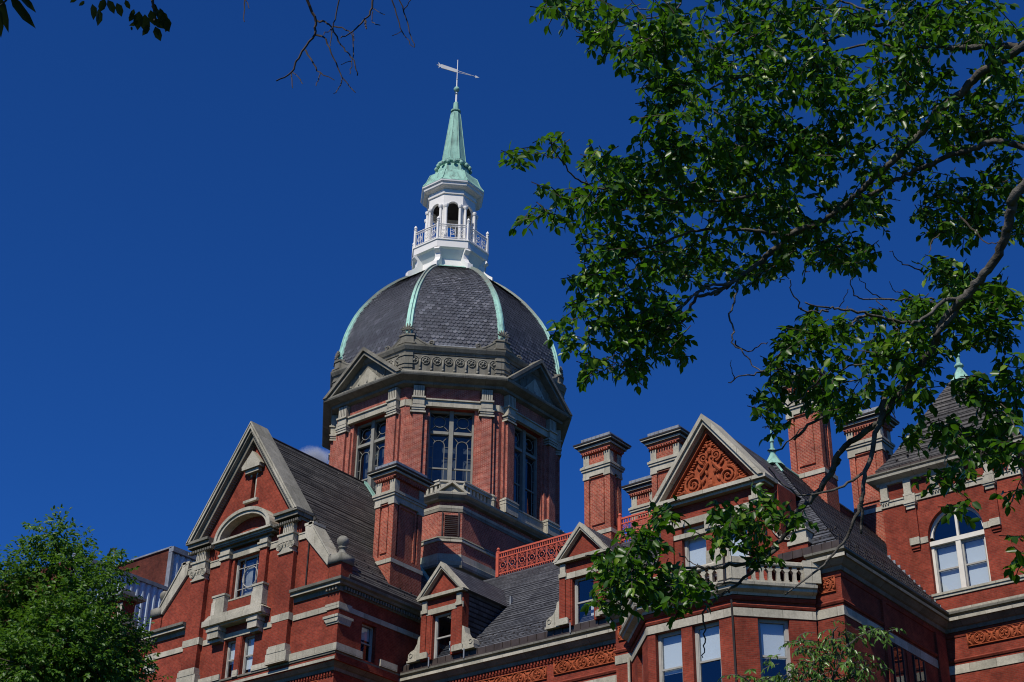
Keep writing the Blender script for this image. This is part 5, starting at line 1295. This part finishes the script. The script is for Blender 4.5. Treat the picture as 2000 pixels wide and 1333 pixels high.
CL = """1085 12 35 22;1130 22 48 20;1165 72 36 24;1195 30 28 28;1185 95 20 10;1290 50 60 50;1262 120 38 42;1300 195 58 60;1400 70 90 75;1500 45 90 55;1620 35 100 42;1750 55 100 55;1880 45 110 55;1965 150 55 90;
1420 190 90 80;1540 150 90 80;1660 165 85 75;1780 180 85 85;1890 250 80 70;1965 320 50 75;1300 285 55 45;1380 320 90 65;1500 285 90 75;1620 295 85 65;1740 320 75 55;1860 370 65 35;1255 370 75 45;1350 410 95 60;1470 410 80 60;1580 395 85 55;1690 410 55 35;
1180 400 55 30;1018 312 22 22;1075 280 22 12;1095 300 16 12;1112 378 26 20;1168 318 34 30;1215 335 38 32;1038 428 20 15;1090 418 38 15;1060 372 18 12;1180 475 55 45;1255 495 80 55;1155 540 40 38;1335 515 90 48;1440 515 75 42;1500 530 38 24;1235 585 75 38;1128 605 26 20;1105 645 26 16;1200 645 55 36;1262 655 65 42;1318 680 28 20;1155 715 28 24;1235 705 65 32;1300 625 42 45;1115 670 22 14;
1600 495 48 30;1650 490 55 32;1690 500 26 16;1575 460 45 26;1530 500 25 30;1860 445 50 26;1900 425 40 45;1820 425 35 20;1982 420 22 55;1838 525 36 22;1875 555 52 38;1955 595 50 45;1900 595 70 45;1810 615 50 34;1700 640 70 44;1605 640 55 34;1555 670 40 34;1650 695 80 46;1760 695 75 55;1870 665 80 40;1972 700 40 85;1530 735 34 34;1600 760 60 30;1700 775 60 34;1500 790 22 34;1775 775 45 26;1895 765 40 34;1955 800 36 30;1850 850 40 26;1915 872 45 40;1860 930 40 26;1965 880 32 34;1780 858 24 20;1510 830 14 24;1870 985 20 16;1990 1085 8 55;1985 960 12 14;1645 800 50 20;1780 640 22 18;
1190 1095 30 28;1202 1148 38 34;1180 1182 20 16;1240 1085 32 26;1262 1045 34 28;1300 1005 30 18;1228 1128 50 24;1300 1130 60 26;1342 1150 42 28;1290 1165 50 22;1330 1192 14 8;1420 1005 34 24;1452 1040 42 32;1495 985 30 24;1470 1088 30 24;1405 1055 22 15;1515 1010 18 20;1560 1015 6 5;1215 1195 8 8;2080 60 80 70;2200 120 110 90;2350 60 110 90;2120 240 90 70;2300 260 110 90;2480 200 110 100;2100 420 70 60;2250 430 100 70;2420 400 110 80;2580 330 110 100;2120 620 80 60;2300 600 110 60;2500 560 110 80;2150 -90 150 60;2400 -120 160 70;2650 60 100 90;1750 -60 160 50;1450 -60 160 50;2150 800 70 50"""
lv = Leaves(); tw = MB()
for it in CL.replace('\n', '').split(';'):
    cx, cy, rx, ry = map(float, it.split())
    area = rx*ry*3.14; dens = 1/290.0
    n = max(3, int(area*dens*1.4)); big = rx*ry > 2000
    for i in range(n):
        while True:
            a, b = rng.uniform(-1, 1, 2)
            if a*a+b*b < 1: break
        t = 12.75+abs(rng.normal())*.8-(.9 if rng.random() < .3 else 0) if cx > 1300 and cy < 560 else 12.0+rng.normal()*.4
        if cy > 960: t = 11.6+rng.normal()*.25
        p = at(cx+a*rx*.92, cy+b*ry*.92-6, t)
        if big:
            g_ = mnoise.noise(Vector(p)*1.9)+.5*mnoise.noise(Vector(p)*4.1)
            if g_ < (-.02 if (cx > 1500 and cy > 560) else -.14 if cy < 560 else -.2): continue
        d = rng.normal(size=3); d[2] = d[2]*.4-.15
        L_ = rng.uniform(.14,.30); p = np.array(p)-d/np.linalg.norm(d)*L_*.5
        spray(lv, tw, p, d, L_, int(rng.integers(6,10)), .080, .050, .42)
for i in range(520):
    d = rv(); q = np.array([TB[0]+1.0, TB[1]+1.2, 9.8])+d*np.array([1.9,1.9,1.5])*rng.uniform(.3,1)**.5
    if mnoise.noise(Vector(q)*1.5) > -.12: spray(lv, tw, q, d+np.array([0,0,-.1]), rng.uniform(.16,.3), 8, .080, .050, .42)
for i in range(9):
    d = rv(); q = Vector((TB[0]+1.0, TB[1]+1.2, 9.8))+Vector((d[0]*1.5, d[1]*1.5, d[2]*1.1)); tw.tube([(TB[0],TB[1]+.1,7.2+i*.25), tuple((q+Vector((TB[0],TB[1],8.4)))/2), tuple(q)], [.05,.03,.01], 6)
tw.build("twig", 'barkd', T1); dead.build("dead_branch", 'barkd', T1)
leaf_mesh("foliage", lv.p, lv.d, lv.n, lv.L, lv.W, 'leaf', T1)
# ---- small tree at the bottom right
p0 = at(1600, 1900, 20.2); T2 = empty("young_tree", (p0[0], p0[1], 0), "small tree with narrow drooping leaves at the foot of the right pavilion", "tree")
m = MB(); q = at(1590, 1500, 20)
m.tube([(p0[0],p0[1],-1.6),(p0[0],p0[1],.6),(q[0],q[1],q[2])], [.09,.07,.04], 8); m.build("trunk", 'bark', T2)
m = MB()
for pts in ([(1590,1500),(1600,1400),(1625,1333),(1640,1290),(1655,1262),(1700,1235),(1745,1235)], [(1590,1500),(1570,1400),(1560,1340),(1590,1300),(1580,1260)], [(1590,1460),(1520,1380),(1470,1335),(1440,1318)], [(1625,1333),(1680,1315),(1690,1290)], [(1600,1400),(1680,1370),(1720,1340)], [(1640,1290),(1625,1250),(1635,1225)], [(1656,1262),(1650,1235)]):
    limb(m, pts, .026, .006, 20, 19.8, 5)
lv = Leaves()
for cx, cy, rx, ry, n in ((1600,1285,55,26,34),(1545,1312,60,18,26),(1640,1235,40,14,12),(1580,1250,32,14,10),(1700,1228,45,8,8),(1740,1232,10,6,2),(1665,1300,45,22,20),(1440,1325,16,7,4),(1600,1335,90,22,40),(1640,1265,30,20,12),(1610,1400,110,50,70),(1560,1480,90,40,40),(1500,1330,40,10,8)):
    for i in range(n):
        a, b = rng.normal(size=2)*.5; p = at(cx+a*rx, cy+b*ry, 19.9+rng.normal()*.35)
        spray(lv, m, p, np.append(rng.normal(size=2), .1), rng.uniform(.18,.34), 7, .088, .036, .9, .0045)
m.build("branch", 'bark', T2); leaf_mesh("foliage", lv.p, lv.d, lv.n, lv.L, lv.W, 'leafn', T2)
# ---- leafy tree at the lower left
def crown_tree(name, label, px_, t, lobes, nl, leaf, hubz):
    p = at(px_[0], px_[1], t); h = math.hypot(p[0], p[1]); T = empty(name, (p[0], p[1], 0), label, "tree")
    m = MB(); m.tube([(p[0],p[1],-1.6),(p[0],p[1],1),(p[0]+.1,p[1],hubz)], [.32,.24,.16], 12); m.build("trunk", 'bark', T)
    m = MB(); lv = Leaves()
    for (x, y, r, dt) in lobes:
        c = np.array(at(x, y, t+dt)); R = r/FPX*t*.86
        m.tube([(p[0]+.1,p[1],hubz-.5), tuple(np.array([p[0],p[1],hubz])*.5+c*.5+np.array([0,0,-.2])), tuple(c)], [.08,.04,.015], 6)
        n = int(nl*(R*R))
        for i in range(n):
            d = rv(); rad = R*(rng.uniform(.25,1)**.5)*(1+.25*math.sin(d[0]*7+x)+.2*math.sin(d[2]*9+y)); q = c+d*rad*np.array([1,1,1.0])
            spray(lv, None, q, d+np.array([0,0,.1]), .26, 7, leaf, leaf*.58, .35)
            if i % 40 == 0: m.tube([tuple(c+d*rad*.3), tuple(q)], .008, 3)
    m.build("branch", 'barkd', T); leaf_mesh("foliage", lv.p, lv.d, lv.n, lv.L, lv.W, 'leafs', T)
crown_tree("broadleaf_tree", "bushy green tree standing left of the gabled wing", (110, 2600), 30, [(100,1045,34,0),(95,1085,45,0),(130,1080,34,.4),(80,1130,60,0),(150,1130,50,-.5),(195,1100,34,.3),(215,1120,30,.4),(60,1190,70,.5),(140,1190,70,-.8),(205,1175,42,.3),(30,1160,50,0),(15,1120,38,-.2),(60,1260,80,-.3),(150,1260,75,-1),(215,1260,52,.2),(255,1280,34,.2),(235,1320,55,0),(100,1330,90,-.8),(10,1250,70,0),(170,1340,80,-.5),(10,1340,80,-.5),(-60,1250,90,0),(-60,1150,60,0),(80,1420,100,0),(180,1430,90,0),(200,1215,26,-.5),(270,1245,18,0),(245,1235,30,.1),(120,1240,70,-1.4),(180,1290,60,-1.4),(50,1300,80,-1.6)], 640, .088, 8.0)
# ---- overhead tree at the left: a few leaves and bare twigs reach into the top of the view
T4 = empty("broadleaf_tree", (-3.6, -1.2, 0), "dark overhanging tree whose leaves and bare twigs dip into the top left of the view", "tree")
m = MB(); m.tube([(-3.6,-1.2,-1.6),(-3.6,-1.2,2),(-3.5,-1.0,4.6)], [.26,.2,.15], 12); m.build("trunk", 'barkd', T4)
m = MB(); lv = Leaves()
h1 = at(250, -260, 5.2); h2 = at(640, -260, 6.5); h3 = at(20, -160, 4.6)
for h in (h1, h2, h3): m.tube([(-3.5,-1.0,4.5),((h[0]-3.5)/2,(h[1]-1.0)/2,(h[2]+4.5)/2+.7),h], [.09,.05,.015], 7)
limb(m, [(250,-260),(280,-120),(296,-20),(300,40)], .012, .003, 5.2, 5.2, 5); limb(m, [(250,-260),(240,-100),(250,-10)], .010, .003, 5.2, 5.1, 5); limb(m, [(20,-160),(5,-60),(0,20)], .010, .003, 4.6, 4.6, 5)
for (x, y, dx, dy, s_) in ((165,2,-10,10,1),(180,8,5,30,1),(192,18,2,32,1),(210,0,14,26,1),(205,-2,-10,25,1),(150,-6,-12,12,1),(228,6,10,26,1),(245,0,8,18,1),(262,18,-8,18,.8),(272,22,-4,36,1),(283,28,2,36,1),(294,20,8,30,1),(300,16,14,20,.9),(312,20,14,36,1.1),(316,30,14,32,1.1),(303,52,10,28,1),(290,48,-10,22,.9),(270,40,-16,12,.8),(262,26,-10,16,.7),(298,6,8,18,.9),(312,16,10,22,1.1),(300,36,18,20,1),(330,36,-6,26,1),(256,52,2,8,.6)):
    a = np.array(at(x, y, 5.2)); b = np.array(at(x+dx, y+dy, 5.2)); l = np.linalg.norm(b-a); lv.add(a, b-a, -np.array(ray(x,y))+rng.normal(size=3)*.35, l*1.05, l*.62)
for (x, y, dx, dy) in ((0,-10,14,75),(18,-12,50,70),(30,-20,42,45),(-6,10,10,65)):
    a = np.array(at(x, y, 4.6)); b = np.array(at(x+dx, y+dy, 4.6)); l = np.linalg.norm(b-a); lv.add(a, b-a, -np.array(ray(x,y))+rng.normal(size=3)*.2, l, l*.26)
def A3(*p): return [(x/2.439, y/2.439) for x, y in p]
for pts, r in ((A3((1440,-200),(1465,0),(1503,100),(1497,165),(1450,235),(1410,290),(1392,345),(1318,385)), .006), (A3((1392,345),(1393,420)), .0025), (A3((1392,345),(1420,370),(1442,402)), .0025), (A3((1453,235),(1480,290),(1525,347),(1592,378)), .004), (A3((1525,347),(1515,390),(1505,408)), .0025),
    (A3((1500,163),(1550,190),(1590,280),(1633,370),(1692,440)), .0045), (A3((1633,370),(1615,420),(1592,445)), .0025), (A3((1503,102),(1550,108),(1585,135),(1622,215),(1665,260),(1690,300),(1703,362)), .0045), (A3((1585,130),(1640,135),(1675,170),(1683,250),(1675,300),(1667,355)), .003), (A3((1678,290),(1622,312)), .002),
    (A3((1615,-100),(1610,40),(1585,130),(1578,170),(1575,220)), .003), (A3((1780,-80),(1772,40),(1740,95),(1680,150),(1620,180)), .0045), (A3((1772,40),(1830,68)), .002), (A3((1772,60),(1775,110),(1812,122)), .002), (A3((1740,95),(1742,140)), .005), (A3((1680,150),(1688,195)), .002), (A3((1585,135),(1540,165)), .002),
    (A3((1850,-50),(1890,70),(1915,155),(1972,228)), .003), (A3((1895,-50),(1925,60),(1950,150),(1978,225)), .003), (A3((1915,153),(1868,172)), .002), (A3((1925,50),(1960,0),(1990,-60)), .002), (A3((1160,-60),(1165,20),(1162,105)), .003), (A3((1165,0),(1188,40)), .002)):
    limb(m, pts, r*1.05, max(.0018, r*.55), 6.6, 6.4, 4, .002)
limb(m, [(640,-260),(600,-140)]+A3((1440,-200)), .012, .006, 6.5, 6.6, 5); limb(m, [(640,-260),(700,-120)]+A3((1780,-80)), .010, .0045, 6.5, 6.6, 5); limb(m, [(640,-260),(740,-120)]+A3((1850,-50)), .008, .003, 6.5, 6.6, 5)
limb(m, [(640,-260),(560,-120)]+A3((1160,-60)), .008, .003, 6.5, 6.6, 5); limb(m, [(640,-260),(655,-120)]+A3((1615,-100)), .006, .003, 6.5, 6.6, 5); limb(m, [(640,-260),(755,-140)]+A3((1895,-50)), .006, .003, 6.5, 6.6, 5)
m.build("branch", 'barkd', T4); leaf_mesh("foliage", lv.p, lv.d, lv.n, lv.L, lv.W, 'leafd', T4)

# ---------------------------------------------------------------- a wisp of cloud low beside the dome
cm = bpy.data.materials.new("cloud_vapour"); cm.use_nodes = True; nt = cm.node_tree; N = nt.nodes; L = nt.links
for n_ in list(N):
    if n_.type == 'BSDF_PRINCIPLED': N.remove(n_)
pv = N.new("ShaderNodeVolumePrincipled"); L.new(pv.outputs[0], N["Material Output"].inputs['Volume']); pv.inputs['Color'].default_value = (.95,.96,1,1)
tc = N.new("ShaderNodeTexCoord"); ns = noise(nt, tc.outputs['Object'], .11, 5, .6)
vl = N.new("ShaderNodeVectorMath"); vl.operation = 'MULTIPLY'; vl.inputs[1].default_value = (1/21, 1/21, 1/11); L.new(tc.outputs['Object'], vl.inputs[0])
vd = N.new("ShaderNodeVectorMath"); vd.operation = 'LENGTH'; L.new(vl.outputs[0], vd.inputs[0])
d_ = math_(nt, 'SUBTRACT', math_(nt, 'ADD', ns, .38), vd.outputs['Value']); d_ = math_(nt, 'MULTIPLY', math_(nt, 'MAXIMUM', d_, 0), .22); L.new(d_, pv.inputs['Density'])
M['cloud'] = cm
c = MB(); v_ = [(x*22, y*22, z*12-ZO) for x in (-1,1) for y in (-1,1) for z in (-1,1)]; c.raw(v_, [(0,1,3,2),(4,6,7,5),(0,4,5,1),(2,3,7,6),(0,2,6,4),(1,5,7,3)])
co = c.build("cloud", 'cloud'); co.location = Vector(at(612, 895, 1400)); co['kind'] = 'stuff'
